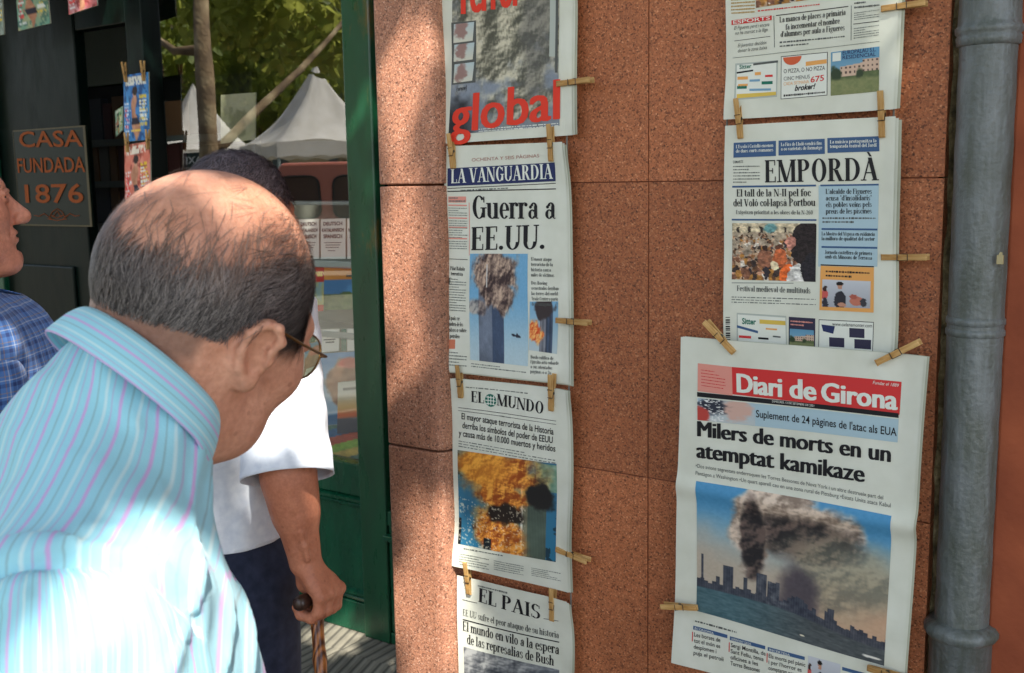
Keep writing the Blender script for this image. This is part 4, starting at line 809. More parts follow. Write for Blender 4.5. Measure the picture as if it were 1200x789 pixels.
pegs = [  # jaw end px, handle end px, plane, label
    (653, 98, 694, 93, 'peg sticking out to the right of the smoke cloud page'),
    (646, 189, 645, 145, 'upright peg joining the smoke cloud page and the blue masthead page, right corner'),
    (531, 197, 528, 156, 'upright peg joining the smoke cloud page and the blue masthead page, left corner'),
    (652, 375, 691, 378, 'peg sticking out to the right of the tower photo page'),
    (540, 466, 538, 427, 'upright peg between tower photo page and fireball page, left corner'),
    (646, 481, 647, 438, 'upright peg between tower photo page and fireball page, right corner'),
    (652, 643, 690, 657, 'tilted peg sticking out to the right of the fireball page'),
    (550, 696, 547, 657, 'upright peg between fireball page and lowest page, left corner'),
    (647, 727, 648, 688, 'upright peg between fireball page and lowest page, right corner'),
    (1033, 10, 1086, 3, 'peg sticking out to the right of the advert page, at the very top'),
    (868, 162, 864, 115, 'upright peg between advert page and serif masthead page, left corner'),
    (1034, 161, 1033, 106, 'upright peg between advert page and serif masthead page, right corner'),
    (1033, 301, 1088, 301, 'peg sticking out to the right of the serif masthead page'),
    (860, 413, 827, 376, 'slanting peg on the upper left corner of the big newspaper'),
    (1027, 425, 1078, 400, 'slanting peg on the upper right corner of the big newspaper'),
    (817, 712, 776, 709, 'peg sticking out to the left of the big newspaper'),
    (1020, 783, 1062, 795, 'peg at the foot of the big newspaper, cut by the bottom of the picture'),
]
for i, (x0, y0, x1, y1, lb) in enumerate(pegs):
    Yq = 1.572 if i < 13 else 1.540
    a = at(x0, y0, Yq); h = at(x1, y1, Yq); o = peg0 if i == 0 else copy_tree(peg0)
    ax = nrm(h - a); zv = nrm(np.array([0, -1., 0]) - ax * (-ax[1])); yv = np.cross(zv, ax); Lk = np.linalg.norm(h - a) / .072
    Lk = min(max(Lk, .85), 1.12)
    mt = Matrix.Identity(4); c = (a + h) / 2
    for k in range(3): mt[k][0] = ax[k] * Lk; mt[k][1] = yv[k] * Lk; mt[k][2] = zv[k] * Lk; mt[k][3] = c[k]
    o.matrix_world = mt; o['label'] = 'wooden ' + lb; o['group'] = 'clothes pegs holding the newspapers'
# the painted words of the sign
def wall_text(name, st, p0, p1, h, Y, matr, parent, font='sans', bold=.012):
    a = at(*p0, Y); b_ = at(*p1, Y); c = at(p0[0], p0[1] - h, Y); v, f = sans(st, bold) if font == 'sans' else serif(st)
    up = np.array([0, 0, c[2] - a[2]]); q = a[None] + v[:, :1] * (b_ - a)[None] + v[:, 1:2] * up[None]
    return obj(name, q, f, matr, parent)
M_sign = mat('orange_sign_paint', rgb(138, 66, 18), .6, .2)
for st, p0, p1, h in (('CASA', (23, 172), (97, 171), 19), ('FUNDADA', (21, 202), (100, 201), 17.5), ('1876', (30, 237), (98, 237), 22)): wall_text('lettering', st, p0, p1, h, SY - .0325, M_sign, sg)
b = MB()
def fl(pts): b.tube([at(x, y, SY - .032) for x, y in pts], .0014, 5)
fl([(46, 253), (52, 250), (56, 253), (60, 256)]); fl([(88, 253), (82, 250), (78, 253), (74, 256)]); fl([(56, 256), (67, 258), (78, 256)]); fl([(58, 254), (61, 248), (67, 244), (73, 248), (76, 254)]); fl([(62, 254), (67, 247), (72, 254)]); fl([(40, 252), (46, 253)]); fl([(88, 253), (93, 252)]); fl([(60, 252), (67, 255), (74, 252)])
b.build('flourish', M_sign, sg)
# ------------------------------------------------------------------ things hung and shown in the shop
def flat_print(name, pts, Y, fn, label, cat, group=None, n=40, thick=.003, parent=None, tilt=None):
    c = corners(pts, Y); base = (c[2] + c[3]) / 2
    r = parent or thing(name, label, cat, tuple(base), 0, group)
    U, Vv = np.meshgrid(np.linspace(0, 1, n), np.linspace(0, 1, n)); u = U.ravel()[:, None]; v = Vv.ravel()[:, None]
    nn = nrm(np.cross(c[1] - c[0], c[3] - c[0])); nn = nn if nn[1] < 0 else -nn
    q = c[0]*(1-u)*(1-v) + c[1]*u*(1-v) + c[2]*u*v + c[3]*(1-u)*v + nn * (.004 * np.sin(math.pi * u) * (.4 + .6 * np.sin(math.pi * v)))
    b = MB(); obj('pages' if name != 'poster' else 'backing', np.concatenate([q[[0, n-1, n*n-1, n*(n-1)]] - nn * .0008, q[[0, n-1, n*n-1, n*(n-1)]] - nn * (thick + .0008)]), [(0,1,2,3),(7,6,5,4),(0,4,5,1),(1,5,6,2),(2,6,7,3),(3,7,4,0)], M_inner, r)
    obj('cover' if name != 'poster' else 'print', q + nn * .0012, Paper.grid(n, n), M_print, r, smooth=True, attrs={'col': lin(np.clip(fn(U.ravel(), Vv.ravel()), 0, 255) / 255)})
    return r
flat_print('magazine', [(145, 88), (174, 84), (176, 163), (146, 166)], SY - .06, ph_cover((40, 90, 170), (90, 170, 220), 3), 'blue magazine pegged above a red one at the shop door', 'magazine', 'magazines hung at the shop door')
flat_print('magazine', [(146, 170), (176, 165), (177, 236), (147, 246)], SY - .06, ph_cover((206, 80, 60), (236, 190, 170), 8), 'red and pink magazine hanging under the blue one at the shop door', 'magazine', 'magazines hung at the shop door')
flat_print('magazine', [(135, 130), (144, 124), (144, 152), (136, 160)], SY + .10, ph_cover((90, 160, 90), (220, 220, 220), 12), 'narrow green magazine edge seen just left of the blue hung magazine', 'magazine', 'magazines hung at the shop door')
for pts, c0, c1, lb, sd in (([(-16, -30), (1, -34), (5, 40), (-12, 43)], (190, 190, 180), (120, 150, 140), 'pale magazine hanging at the top left corner, mostly cut by the picture edge', 21),
        ([(17, -34), (53, -42), (59, 27), (22, 36)], (60, 150, 150), (226, 190, 130), 'teal and orange magazine hanging at the top left under the lintel', 23), ([(77, -45), (110, -52), (114, 6), (81, 17)], (190, 60, 60), (200, 190, 200), 'red and grey magazine hanging at the top, third from the left edge', 25)):
    flat_print('magazine', pts, SY - .16, ph_cover(c0, c1, sd), lb, 'magazine', 'magazines hung under the lintel', 30)
b = MB(); a = at(-20, -40, SY - .155); c_ = at(150, -70, SY - .155); b.tube([(a[0], a[1], 2.46), (c_[0], c_[1], 2.46)], .002, 5); tag(b.build('hanging_wire', M_steel), 'thin wire under the lintel from which three magazines hang', 'wire')
for i, (x0, y0, x1, y1, lb) in enumerate(((147, 92, 145, 76, 'left peg at the top of the blue hung magazine'), (168, 90, 167, 75, 'right peg at the top of the blue hung magazine'), (149, 175, 148, 158, 'left peg between the blue and the red hung magazines'), (173, 171, 173, 155, 'right peg between the blue and the red hung magazines'))):
    o = copy_tree(peg0); a = at(x0, y0, SY - .07); h = at(x1, y1, SY - .07); ax = nrm(h - a); zv = nrm(np.array([0, -1., 0]) - ax * (-ax[1])); yv = np.cross(zv, ax); c = (a + h) / 2; mt = Matrix.Identity(4)
    for k in range(3): mt[k][0] = ax[k]; mt[k][1] = yv[k]; mt[k][2] = zv[k]; mt[k][3] = c[k]
    o.matrix_world = mt; o['label'] = 'wooden ' + lb; o['group'] = 'pegs holding the magazines at the door'

# shelves behind glass
IY = 2.64
ws = thing('display_shelf', 'pale grey shelf unit behind the window glass carrying guide books', 'shelf', (-2.9, IY + .1, .69))
zs = lambda py: at(395, py, IY)[2]
XL_, XRr = -3.46, -2.30
for py in (306, 388): b = MB(); z = zs(py); b.box((XL_, IY - .01, z - .022), (XRr, IY + .18, z)); b.build('shelf_board', M_shelf, ws, bevel=.003)
b = MB(); b.box((XL_, IY - .03, .64), (XRr, IY + .7, .69)); b.build('display_floor', M_shelf, ws)
b = MB(); b.box((XL_, IY + .20, .69), (XRr, IY + .23, 1.55)); b.build('back_board', mat('display_back', rgb(120, 124, 112), .7), ws)
b = MB(); z = zs(236); b.box((XL_, IY + .02, z - .012), (XRr, IY + .16, z)); b.build('shelf_board', M_shelf, ws, bevel=.003)
M_card = mat('white_cover', rgb(232, 232, 218), .5)
def book(pts, label, fn=None, lines=(), Y=IY + .02, group='guide books in the shop window', n=40, matr=M_card, tcol=None, thick=.02):
    c = corners(pts, Y); base = (c[2] + c[3]) / 2; r = thing('book', label, 'book', tuple(base), 0, group)
    d = np.array([0, thick, 0]); obj('pages', np.array([p + d * .1 for p in c] + [p + d for p in c]), [(0,1,2,3),(7,6,5,4),(0,4,5,1),(1,5,6,2),(2,6,7,3),(3,7,4,0)], M_inner, r)
    U, Vv = np.meshgrid(np.linspace(0, 1, n), np.linspace(0, 1, n)); u = U.ravel()[:, None]; v = Vv.ravel()[:, None]; q = c[0]*(1-u)*(1-v) + c[1]*u*(1-v) + c[2]*u*v + c[3]*(1-u)*v
    if fn is None: obj('cover', np.array([p - d * .02 for p in c]), [(0, 1, 2, 3)], matr, r)
    else: obj('cover', q, Paper.grid(n, n), M_print, r, attrs={'col': lin(np.clip(fn(U.ravel(), Vv.ravel()), 0, 255) / 255)})
    for (st, u0, u1, vv, hh) in lines:
        f_ = lambda uu, v_: c[0]*(1-uu)*(1-v_) + c[1]*uu*(1-v_) + c[2]*uu*v_ + c[3]*(1-uu)*v_
        tv, tf = sans(st, .02) if st else (np.array([(0, 0), (1, 0), (1, 1), (0, 1)], float), [[0, 1, 2, 3]])
        P_ = np.array([f_(u0 + (u1 - u0) * a, vv - hh * b_) for a, b_ in tv]) - np.array([0, .002, 0]); obj('cover_lettering', P_, tf, tcol or M_ink, r)
    return r
for i, (x0, x1, lb) in enumerate(((350, 374, 'white phrase book in the shop window, left of two alike'), (376, 405, 'white phrase book in the shop window, middle of the row'), (407, 434, 'white phrase book in the shop window, cut by the green post'))):
    book([(x0, 257 - i * .5), (x1, 256 - i * .5), (x1, 303), (x0, 303)], lb, None, [('DEUTSCH', .12, .88, .16, .09), ('KATALANISCH', .06, .94, .32, .09), ('SPANISCH', .12, .88, .48, .10), ('', .15, .85, .60, .015), ('', .2, .8, .66, .015), ('', .2, .75, .72, .015), ('', .3, .6, .8, .015)])
def ph_redbook(u, v):
    o = mixc(C(216, 50, 34), C(200, 40, 30), v); m = ((u > .3) & (v > .35) & (v < .85)).astype(float); o = mixc(o, mixc(C(240, 200, 60), C(120, 180, 220), n2(u, v, 6, 3)), m); return mixc(o, C(250, 220, 90), ((v > .12) & (v < .22) & (u > .3) & (n2(u, v, 20, 2) > .45)) * 1.0)
def ph_land(u, v):
    o = mixc(C(236, 160, 60), C(226, 140, 50), u); o = mixc(o, C(80, 140, 190), (v > .3) * 1.0); h = .55 + .12 * n2(u, v * 0, 4, 3); o = mixc(o, mixc(C(40, 80, 40), C(110, 130, 70), n2(u, v, 14, 4)), (v > h) * 1.0); o = mixc(o, C(60, 50, 30), ((v > .18) & (v < .24) & (u > .5) & (u < .85)) * 1.0); return o
def ph_sea(u, v):
    o = mixc(C(90, 150, 196), C(180, 206, 220), sst(0, .5, v)); o = mixc(o, C(60, 110, 150), sst(.62, .66, v)); rk = smoke(u, v, .62, .30, .36, .20, 4, 4, .15); o = mixc(o, mixc(C(120, 80, 56), C(190, 140, 100), n2(u, v, 9, 7)), rk)
    o = mixc(o, C(206, 100, 80), smoke(u, v, .7, .12, .2, .05, 6, 6)); o = mixc(o, mixc(C(190, 200, 210), C(70, 110, 140), n2(u, v, 12, 9)), sst(.6, .9, v) * .5); return o
def ph_sunset(u, v):
    o = mixc(C(226, 226, 206), C(240, 196, 120), sst(.2, .5, v)); o = mixc(o, C(226, 110, 50), sst(.5, .65, v)); o = mixc(o, C(70, 70, 80), sst(.68, .72, v)); return mixc(o, C(60, 60, 60), ((v > .12) & (v < .17) & (u > .2) & (u < .8)) * .6)
def ph_towel(u, v):
    s_ = v + .25 * u; pal = np.array([(90, 130, 110), (60, 110, 150), (200, 90, 60), (150, 190, 70), (220, 190, 90)], float); return pal[(np.floor(s_ * 5).astype(int)) % 5] * (.7 + .5 * n2(u, v, 14, 5))[:, None]
book([(352, 312), (380, 312), (379, 364), (352, 366)], 'red guide book with a small map, beside the landscape calendar', ph_redbook)
book([(380, 313), (432, 311), (432, 362), (379, 363)], 'orange landscape calendar with blue sky and green hill in the shop window', ph_land)
book([(372, 386), (398, 385), (397, 411), (372, 413)], 'small white book on the lower window shelf, in front of a green one', None, [('', .45, .85, .35, .06), ('', .3, .85, .48, .05), ('', .4, .8, .6, .05)], Y=IY - .005)
book([(400, 385), (406, 385), (406, 411), (400, 411)], 'narrow green book on the lower window shelf between two white ones', None, matr=M_teal, Y=IY)
book([(407, 385), (434, 384), (434, 410), (407, 411)], 'small white book on the lower window shelf, beside the green post', None, [('', .2, .85, .35, .06), ('', .2, .7, .5, .05)], Y=IY - .005)
flat_print('poster', [(362, 415), (436, 410), (436, 520), (362, 528)], IY - .02, ph_sea, 'sea and rock poster low in the shop window', 'poster', None, 70)
book([(396, 448), (428, 445), (428, 505), (395, 508)], 'pale book with an orange sunset standing in front of the sea poster', ph_sunset, Y=IY - .045)
flat_print('towel', [(362, 500), (432, 494), (434, 540), (362, 548)], IY - .03, ph_towel, 'folded cloth of green, blue and red stripes at the foot of the shop window', 'cloth', None, 40, .02)
flat_print('poster', [(259, 111), (300, 108), (299, 163), (259, 168)], IY - .04, lambda u, v: mixc(mixc(C(188, 186, 160), C(150, 150, 120), n2(u, v, 5, 3)), C(110, 112, 88), smoke(u, v, .5, .6, .25, .3, 4, 7) * .7), 'faded cream picture sheet stuck inside the upper shop window', 'poster', None, 40)
# magazines on the shelf seen through the door
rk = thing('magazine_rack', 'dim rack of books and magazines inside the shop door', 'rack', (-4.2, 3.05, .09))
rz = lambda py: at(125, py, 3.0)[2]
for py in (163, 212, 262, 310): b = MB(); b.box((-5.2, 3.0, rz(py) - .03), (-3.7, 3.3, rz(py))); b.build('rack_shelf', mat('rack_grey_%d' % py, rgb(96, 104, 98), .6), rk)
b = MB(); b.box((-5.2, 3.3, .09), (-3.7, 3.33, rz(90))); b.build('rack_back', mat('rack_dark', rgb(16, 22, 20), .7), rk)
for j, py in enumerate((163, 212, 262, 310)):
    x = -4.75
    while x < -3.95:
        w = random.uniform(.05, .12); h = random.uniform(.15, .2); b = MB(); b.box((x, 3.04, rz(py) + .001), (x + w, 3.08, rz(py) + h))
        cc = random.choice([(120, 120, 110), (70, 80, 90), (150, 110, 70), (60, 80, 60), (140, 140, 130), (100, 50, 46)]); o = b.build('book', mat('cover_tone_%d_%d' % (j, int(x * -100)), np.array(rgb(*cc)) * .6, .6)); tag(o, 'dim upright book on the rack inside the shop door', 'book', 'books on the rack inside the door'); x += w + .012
b = MB(); b.box((-5.4, 3.28, rz(90) + .01), (-4.42, 3.31, 2.74)); b.build('upper_board', mat('pale_board', rgb(196, 210, 194), .7), rk)  # added board, coloured pale to stand in for the lit back wall
# ------------------------------------------------------------------ implicit modelling for people
def surface(sdf, lo, hi, h, proj=2):
    lo = np.array(lo, float); n = np.ceil((np.array(hi) - lo) / h).astype(int) + 1
    ax = [lo[i] + h * np.arange(n[i]) for i in range(3)]
    G = np.empty(n, np.float32)
    for i in range(n[0]):
        Yg, Zg = np.meshgrid(ax[1], ax[2], indexing='ij'); p = np.stack([np.full(Yg.size, ax[0][i]), Yg.ravel(), Zg.ravel()], 1)
        G[i] = sdf(p).reshape(n[1], n[2])
    s = G < 0; cs = n - 1
    cnt = np.zeros(cs, np.int32); acc_ = np.zeros((*cs, 3), np.float32)
    cor = [(a, b, c) for a in (0, 1) for b in (0, 1) for c in (0, 1)]
    sl = lambda A, o: A[o[0]:o[0] + cs[0], o[1]:o[1] + cs[1], o[2]:o[2] + cs[2]]
    for o in cor:
        for d in range(3):
            if o[d] == 0:
                o2 = list(o); o2[d] = 1; g0 = sl(G, o); g1 = sl(G, o2); m = sl(s, o) != sl(s, o2)
                t = np.where(m, g0 / np.where(m, g0 - g1, 1), 0)
                for k in range(3): acc_[..., k] += m * (o[k] + (t if k == d else 0))
                cnt += m
    act = cnt > 0; idx = -np.ones(cs, np.int64); idx[act] = np.arange(act.sum())
    ci = np.argwhere(act); v = lo + h * (ci + acc_[act] / cnt[act][:, None])
    F = []
    for d in range(3):
        a, b = (d + 1) % 3, (d + 2) % 3
        S0 = [slice(0, n[k]) for k in range(3)]; S1 = list(S0); S0[d] = slice(0, n[d] - 1); S1[d] = slice(1, n[d])
        ch = s[tuple(S0)] != s[tuple(S1)]; e = np.argwhere(ch)
        ok = (e[:, a] > 0) & (e[:, b] > 0) & (e[:, a] < cs[a]) & (e[:, b] < cs[b]); e = e[ok]; ins = s[tuple(S0)][tuple(e.T)]
        q = []
        for da, db in ((0, 0), (1, 0), (1, 1), (0, 1)):
            f = e.copy(); f[:, a] -= da; f[:, b] -= db; q.append(idx[tuple(f.T)])
        q = np.stack(q, 1); q[ins] = q[ins][:, ::-1]; F.append(q)
    F = np.concatenate(F); F = F[(F >= 0).all(1)][:, ::-1]
    for _ in range(proj):
        e = h * .3; d0 = sdf(v); gr = np.stack([(sdf(v + np.eye(3)[k] * e) - sdf(v - np.eye(3)[k] * e)) / (2 * e) for k in range(3)], 1)
        gl_ = np.maximum((gr ** 2).sum(1), .2); v = v - np.clip(d0 / gl_, -h, h)[:, None] * gr * .8
    return v, F
def rc(a, b, ra, rb):
    a = np.array(a, float); b = np.array(b, float); ba = b - a; L2 = ba @ ba
    def f(p): t = np.clip((p - a) @ ba / L2, 0, 1); return np.linalg.norm(p - a - t[:, None] * ba, axis=1) - (ra + (rb - ra) * t)
    return f
def el(c, r, rot=None):
    c = np.array(c, float); r = np.array(r, float)
    def f(p):
        q = p - c
        if rot is not None: q = q @ rot
        k0 = np.linalg.norm(q / r, axis=1); k1 = np.linalg.norm(q / r ** 2, axis=1); return k0 * (k0 - 1) / np.maximum(k1, 1e-6)
    return f
def smin(a, b, k): h = np.maximum(k - np.abs(a - b), 0) / k; return np.minimum(a, b) - h * h * k * .25
def blend(prims, k=.03):
    """prims: list of (f, k) or f; negative k subtracts"""
    def f(p):
        d = None
        for q in prims:
            g, kk = q if isinstance(q, tuple) else (q, k)
            x = g(p)
            if d is None: d = x
            elif kk < 0: d = -smin(-d, x, -kk)
            else: d = smin(d, x, kk)
        return d
    return f
def rotm(ax, deg): return np.array(Matrix.Rotation(R(deg), 3, ax))
def head_sdf(age=0, nose=1.0):
    pr = [el((0, -.012, .034), (.0765, .099, .090)), (el((0, .04, -.03), (.058, .054, .082)), .04), (el((0, .035, -.075), (.055, .052, .038)), .03), (el((0, .078, -.098), (.022, .018, .017)), .025),
        (el((.048, .01, -.07), (.014, .04, .03)), .03), (el((-.048, .01, -.07), (.014, .04, .03)), .03),
        (rc((-.034, .083, .026), (.034, .083, .026), .0125, .0125), .018)]
    for s_ in (1, -1):
        pr += [(el((s_ * .044, .062, -.018), (.022, .024, .022)), .025), (el((s_ * .031, .103, .009), (.017, .013, .011)), -.014)]
    pr += [(rc((0, .090, .012), (0, .116 * nose, -.030), .008, .0125), .014), (el((0, .114 * nose, -.031), (.013, .011, .011)), .008)]
    for s_ in (1, -1): pr += [(el((s_ * .012, .104, -.035), (.0085, .011, .008)), .007), (rc((s_ * .018, .096, -.032), (s_ * .033, .078, -.064), .002, .001), -.008), (rc((s_ * .018, .0985, .0165), (s_ * .044, .090, .013), .0045, .004), .005), (rc((s_ * .019, .0955, .0015), (s_ * .043, .088, .003), .0040, .0035), .004)]
    pr += [(el((0, .089, -.056), (.024, .012, .0065)), .008), (el((0, .087, -.068), (.021, .012, .0075)), .008), (rc((-.027, .098, -.0615), (.027, .098, -.0615), .0022, .0022), -.004), (rc((-.015, .096, -.082), (.015, .096, -.082), .003, .003), -.012)]
    for s_ in (1, -1):
        er = rotm('Y', s_ * 14) @ rotm('X', 12) @ rotm('Z', -s_ * 30)
        c = np.array((s_ * .080, -.014, -.004)); w = lambda x, y, z: c + er @ (np.array([s_ * x, y, z]) * .9)
        pr += [(el(c, (.0065, .0165, .029), er), .008), (el(w(.0095, .003, .003), (.0070, .0115, .020), er), -.007)]
        hx = [(.006, .010, .004), (.008, .014, .017), (.009, .006, .029), (.0100, -.007, .029), (.0105, -.016, .016), (.0095, -.016, -.001), (.0075, -.010, -.017), (.005, .001, -.029)]
        for a_, b_ in zip(hx[:-1], hx[1:]): pr.append((rc(w(*a_), w(*b_), .0034, .0034), .004))
        pr += [(el(w(.002, .005, -.030), (.005, .007, .009), er), .006), (el(w(.004, .013, -.004), (.003, .004, .006)), .005)]
    return blend(pr, .03)
class Head:
    def __init__(s, c, pitch=0, yaw=0, roll=0, age=0, nose=1.0, scale=1.0):
        s.c = np.array(c, float); s.R = rotm('Z', yaw) @ rotm('X', -pitch) @ rotm('Y', roll); s.k = scale; s.f = head_sdf(age, nose)
    def loc(s, p): return (p - s.c) @ s.R / s.k
    def w(s, p): return s.c + (np.asarray(p, float) * s.k) @ s.R.T
    def sdf(s, p): return s.f(s.loc(p)) * s.k
def skin(name, c, ruddy=.5):
    m = mat(name, c, .45, .4); k = N(m); c = np.array(c)
    k.b.inputs['Subsurface Weight'].default_value = .12; k.b.inputs['Subsurface Radius'].default_value = (.01, .004, .002); k.b.inputs['Subsurface Scale'].default_value = .6
    a = k.ramp(k.noise(26, 5), [(.3, c * np.array([.86, .76, .72])), (.7, c * np.array([1.1, 1.1, 1.1]))]); f = k.ramp(k.noise(180, 3), [(.35, (.82, .74, .70)), (.65, (1.08, 1.06, 1.05))])
    t_ = k.n('Attribute', attribute_name='tint').outputs['Fac']
    vo = k.n('TexVoronoi', {'Scale': 85, 'Randomness': 1.0, 'Vector': k.coord()}); sp_r = k.n('SeparateColor', {'Color': vo.outputs['Color']}).outputs[0]
    spot = k.math('MULTIPLY', k.math('LESS_THAN', vo.outputs['Distance'], .24), k.math('GREATER_THAN', sp_r, .80)); base_ = k.mix(k.math('MULTIPLY', spot, .45), k.mix(.6, a, f, 'MULTIPLY'), tuple(c * np.array((.52, .42, .36))))
    k.color(k.mix(t_, base_, (.045, .038, .036))); k.bump(k.math('ADD', k.noise(340, 3), k.math('MULTIPLY', k.noise(70, 4), 1.2)), .4, .0018); k.rough(k.ramp(k.noise(90, 3), [(.3, (.38,) * 3), (.7, (.62,) * 3)]))
    return m
def cloth_mat(name, build, rough=.85, weave=True):
    m = mat(name, (.5, .5, .5), rough, .2); k = N(m); k.color(build(k)); k.b.inputs['Sheen Weight'].default_value = .15
    if weave: k.bump(k.math('ADD', k.noise(600, 2), k.noise(45, 4)), .18, .0015)
    return m
def stripes(k, attr, period, bands, base):
    s_ = k.n('Attribute', attribute_name=attr).outputs['Fac']; t_ = k.math('FRACT', k.math('DIVIDE', s_, period)); st = []
    for (a, b, c) in bands: st += [(a, base), (a + .05, c), (b, c), (b + .05, base)]
    return k.ramp(t_, [(0, base)] + st)
def cut(o, co, no):
    bm = bmesh.new(); bm.from_mesh(o.data); bmesh.ops.bisect_plane(bm, geom=bm.verts[:] + bm.edges[:] + bm.faces[:], plane_co=co, plane_no=no, clear_outer=True); bm.to_mesh(o.data); bm.free(); o.data.update()
def solid(o, th=.002, off=-1): md = o.modifiers.new('thickness', 'SOLIDIFY'); md.thickness = th; md.offset = off; return o
def tube_cloth(name, path, radii, matr, parent, n=48, per=1, fold=.004, seed=0, sub=10, sattr=True, hem=True):
    """a sleeve: an open tube along path with soft folds; attribute s runs round it"""
    path = np.array(path, float); K = len(path); t = np.linspace(0, K - 1, (K - 1) * sub + 1)
    def ip(A, t): i = np.clip(np.floor(t).astype(int), 0, K - 2); f = (t - i)[:, None]; f = f * f * (3 - 2 * f) * .35 + f * .65; return A[i] * (1 - f) + A[i + 1] * f
    Pp = ip(path, t); Rr = ip(np.array([r if hasattr(r, '__len__') else (r, r) for r in radii], float), t); V = []; Sx = []; Ty = []; up = np.array([0, 1., 0])
    for i in range(len(t)):
        tg_ = nrm(Pp[min(i + 1, len(t) - 1)] - Pp[max(i - 1, 0)]); a = nrm(np.cross(tg_, up)); b = np.cross(a, tg_)
        for j in range(n):
            q = 2 * math.pi * j / n; d = math.cos(q) * a * Rr[i, 0] + math.sin(q) * b * Rr[i, 1]; V.append(Pp[i] + d); Sx.append(abs(((q / (2 * math.pi) + .37) % 1) - .5) * 2 * math.pi * Rr[0].mean()); Ty.append(i)
    V = np.array(V); nn = V - np.repeat(Pp, n, 0); nn /= np.linalg.norm(nn, axis=1)[:, None]
    fo = fbm(V * np.array([16, 16, 9]) + seed, seed, 3) - .5; fo2 = 1 - 2 * np.abs(fbm(V * np.array([11, 11, 16]) + seed * 2, seed + 3, 2) - .5)
    V = V + nn * (fo * fold * 2 + (fo2 - .7) * fold * 1.6)[:, None]
    F = [(i * n + j, i * n + (j + 1) % n, (i + 1) * n + (j + 1) % n, (i + 1) * n + j) for i in range(len(t) - 1) for j in range(n)]
    o = obj(name, V, F, matr, parent, smooth=True, attrs={'s': np.array(Sx), 't': V[:, 2]}); solid(o, .0022, 0); return o
def strands(head, name, matr, parent, region, n, length, flow, width=.0006, lift=.12, seed=0, cols=((70, 66, 66), (110, 106, 104)), curlk=.3, fade=None):
    """many single hairs, each a thin ribbon growing from the scalp"""
    r = np.random.default_rng(seed); d = r.normal(size=(n * 4, 3)); d[:, 2] = d[:, 2] * .9 + .25; d /= np.linalg.norm(d, axis=1)[:, None]
    t = np.full(len(d), .0); o = np.array([0, -.012, .03])
    lo_ = np.full(len(d), .02); hi_ = np.full(len(d), .16)
    for _ in range(14):
        m_ = (lo_ + hi_) / 2; s_ = head.f(o + d * m_[:, None]) < 0; lo_ = np.where(s_, m_, lo_); hi_ = np.where(s_, hi_, m_)
    p = o + d * hi_[:, None]; pr = region(p); keep = r.random(len(p)) < pr; p = p[keep][:n]; d = d[keep][:n]; N_ = len(p)
    L = length * r.uniform(.6, 1.2, N_) ; K = 5; pts = [p]; q = p.copy(); jit = r.normal(size=(N_, 3)) * curlk
    clump = fbm(p * 70, seed, 2)[:, None] * 2 - 1; perp = np.stack([p[:, 1], -p[:, 0], p[:, 2] * 0], 1); perp /= np.maximum(np.linalg.norm(perp, axis=1), 1e-6)[:, None]
    for k in range(K - 1):
        e = .002; g = np.stack([head.f(q + np.eye(3)[i] * e) - head.f(q - np.eye(3)[i] * e) for i in range(3)], 1); g /= np.maximum(np.linalg.norm(g, axis=1), 1e-6)[:, None]
        v = flow(p) + jit * .6 + clump * perp * .7; v = v - (v * g).sum(1)[:, None] * g; v /= np.maximum(np.linalg.norm(v, axis=1), 1e-6)[:, None]
        q = q + (v + g * lift * (1.2 - k * .45)) * (L / (K - 1))[:, None]; q = q + g * np.maximum(.0008 - head.f(q), 0)[:, None]; pts.append(q)
    pts = np.stack(pts, 1); nn = d; tang = pts[:, 1] - pts[:, 0]; sd = np.cross(tang, nn); sd /= np.maximum(np.linalg.norm(sd, axis=1), 1e-6)[:, None]
    wd = width * np.array([.35, 1, .95, .7, .12]) / 2; wd = wd[None, :] * r.uniform(.7, 1.3, (N_, 1))
    A = pts + sd[:, None] * wd[..., None]; B = pts - sd[:, None] * wd[..., None]; V = np.stack([A, B], 2).reshape(-1, 3)
    base = np.arange(N_)[:, None] * K * 2; F = np.concatenate([np.stack([base[:, 0] + 2 * k, base[:, 0] + 2 * k + 1, base[:, 0] + 2 * k + 3, base[:, 0] + 2 * k + 2], 1) for k in range(K - 1)])
    tt = r.random(N_)[:, None] ** 1.6; cc = lin(np.array(cols[0]) / 255) * (1 - tt) + lin(np.array(cols[1]) / 255) * tt; 
    if fade is not None: fq = fade(p)[:, None]; cc = cc * (1 - fq) + lin(np.array((150, 118, 100)) / 255) * fq
    cc = np.repeat(cc, K * 2, 0)
    return obj(name, head.w(V), F, matr, parent, attrs={'col': cc})
M_hair = vcmat('hair', .5, .35)
def finger(ch, r0, r1):
    k = len(ch) - 1; rr = np.linspace(r0, r1, k + 1); return [(rc(ch[i], ch[i + 1], rr[i], rr[i + 1]), .004) for i in range(k)]
def to_local(root, p):
    c, s = math.cos(-root.rotation_euler.z), math.sin(-root.rotation_euler.z); q = np.array(p, float) - np.array(root.location); return np.array([c * q[0] - s * q[1], s * q[0] + c * q[1], q[2]])
LAT = np.array([CA[0, 0], CA[1, 0], 0]); LAT = nrm(LAT); FWD = np.array([-LAT[1], LAT[0], 0])
def face_rz(adeg): d = math.cos(R(adeg)) * LAT + math.sin(R(adeg)) * FWD; return math.atan2(-d[0], d[1])
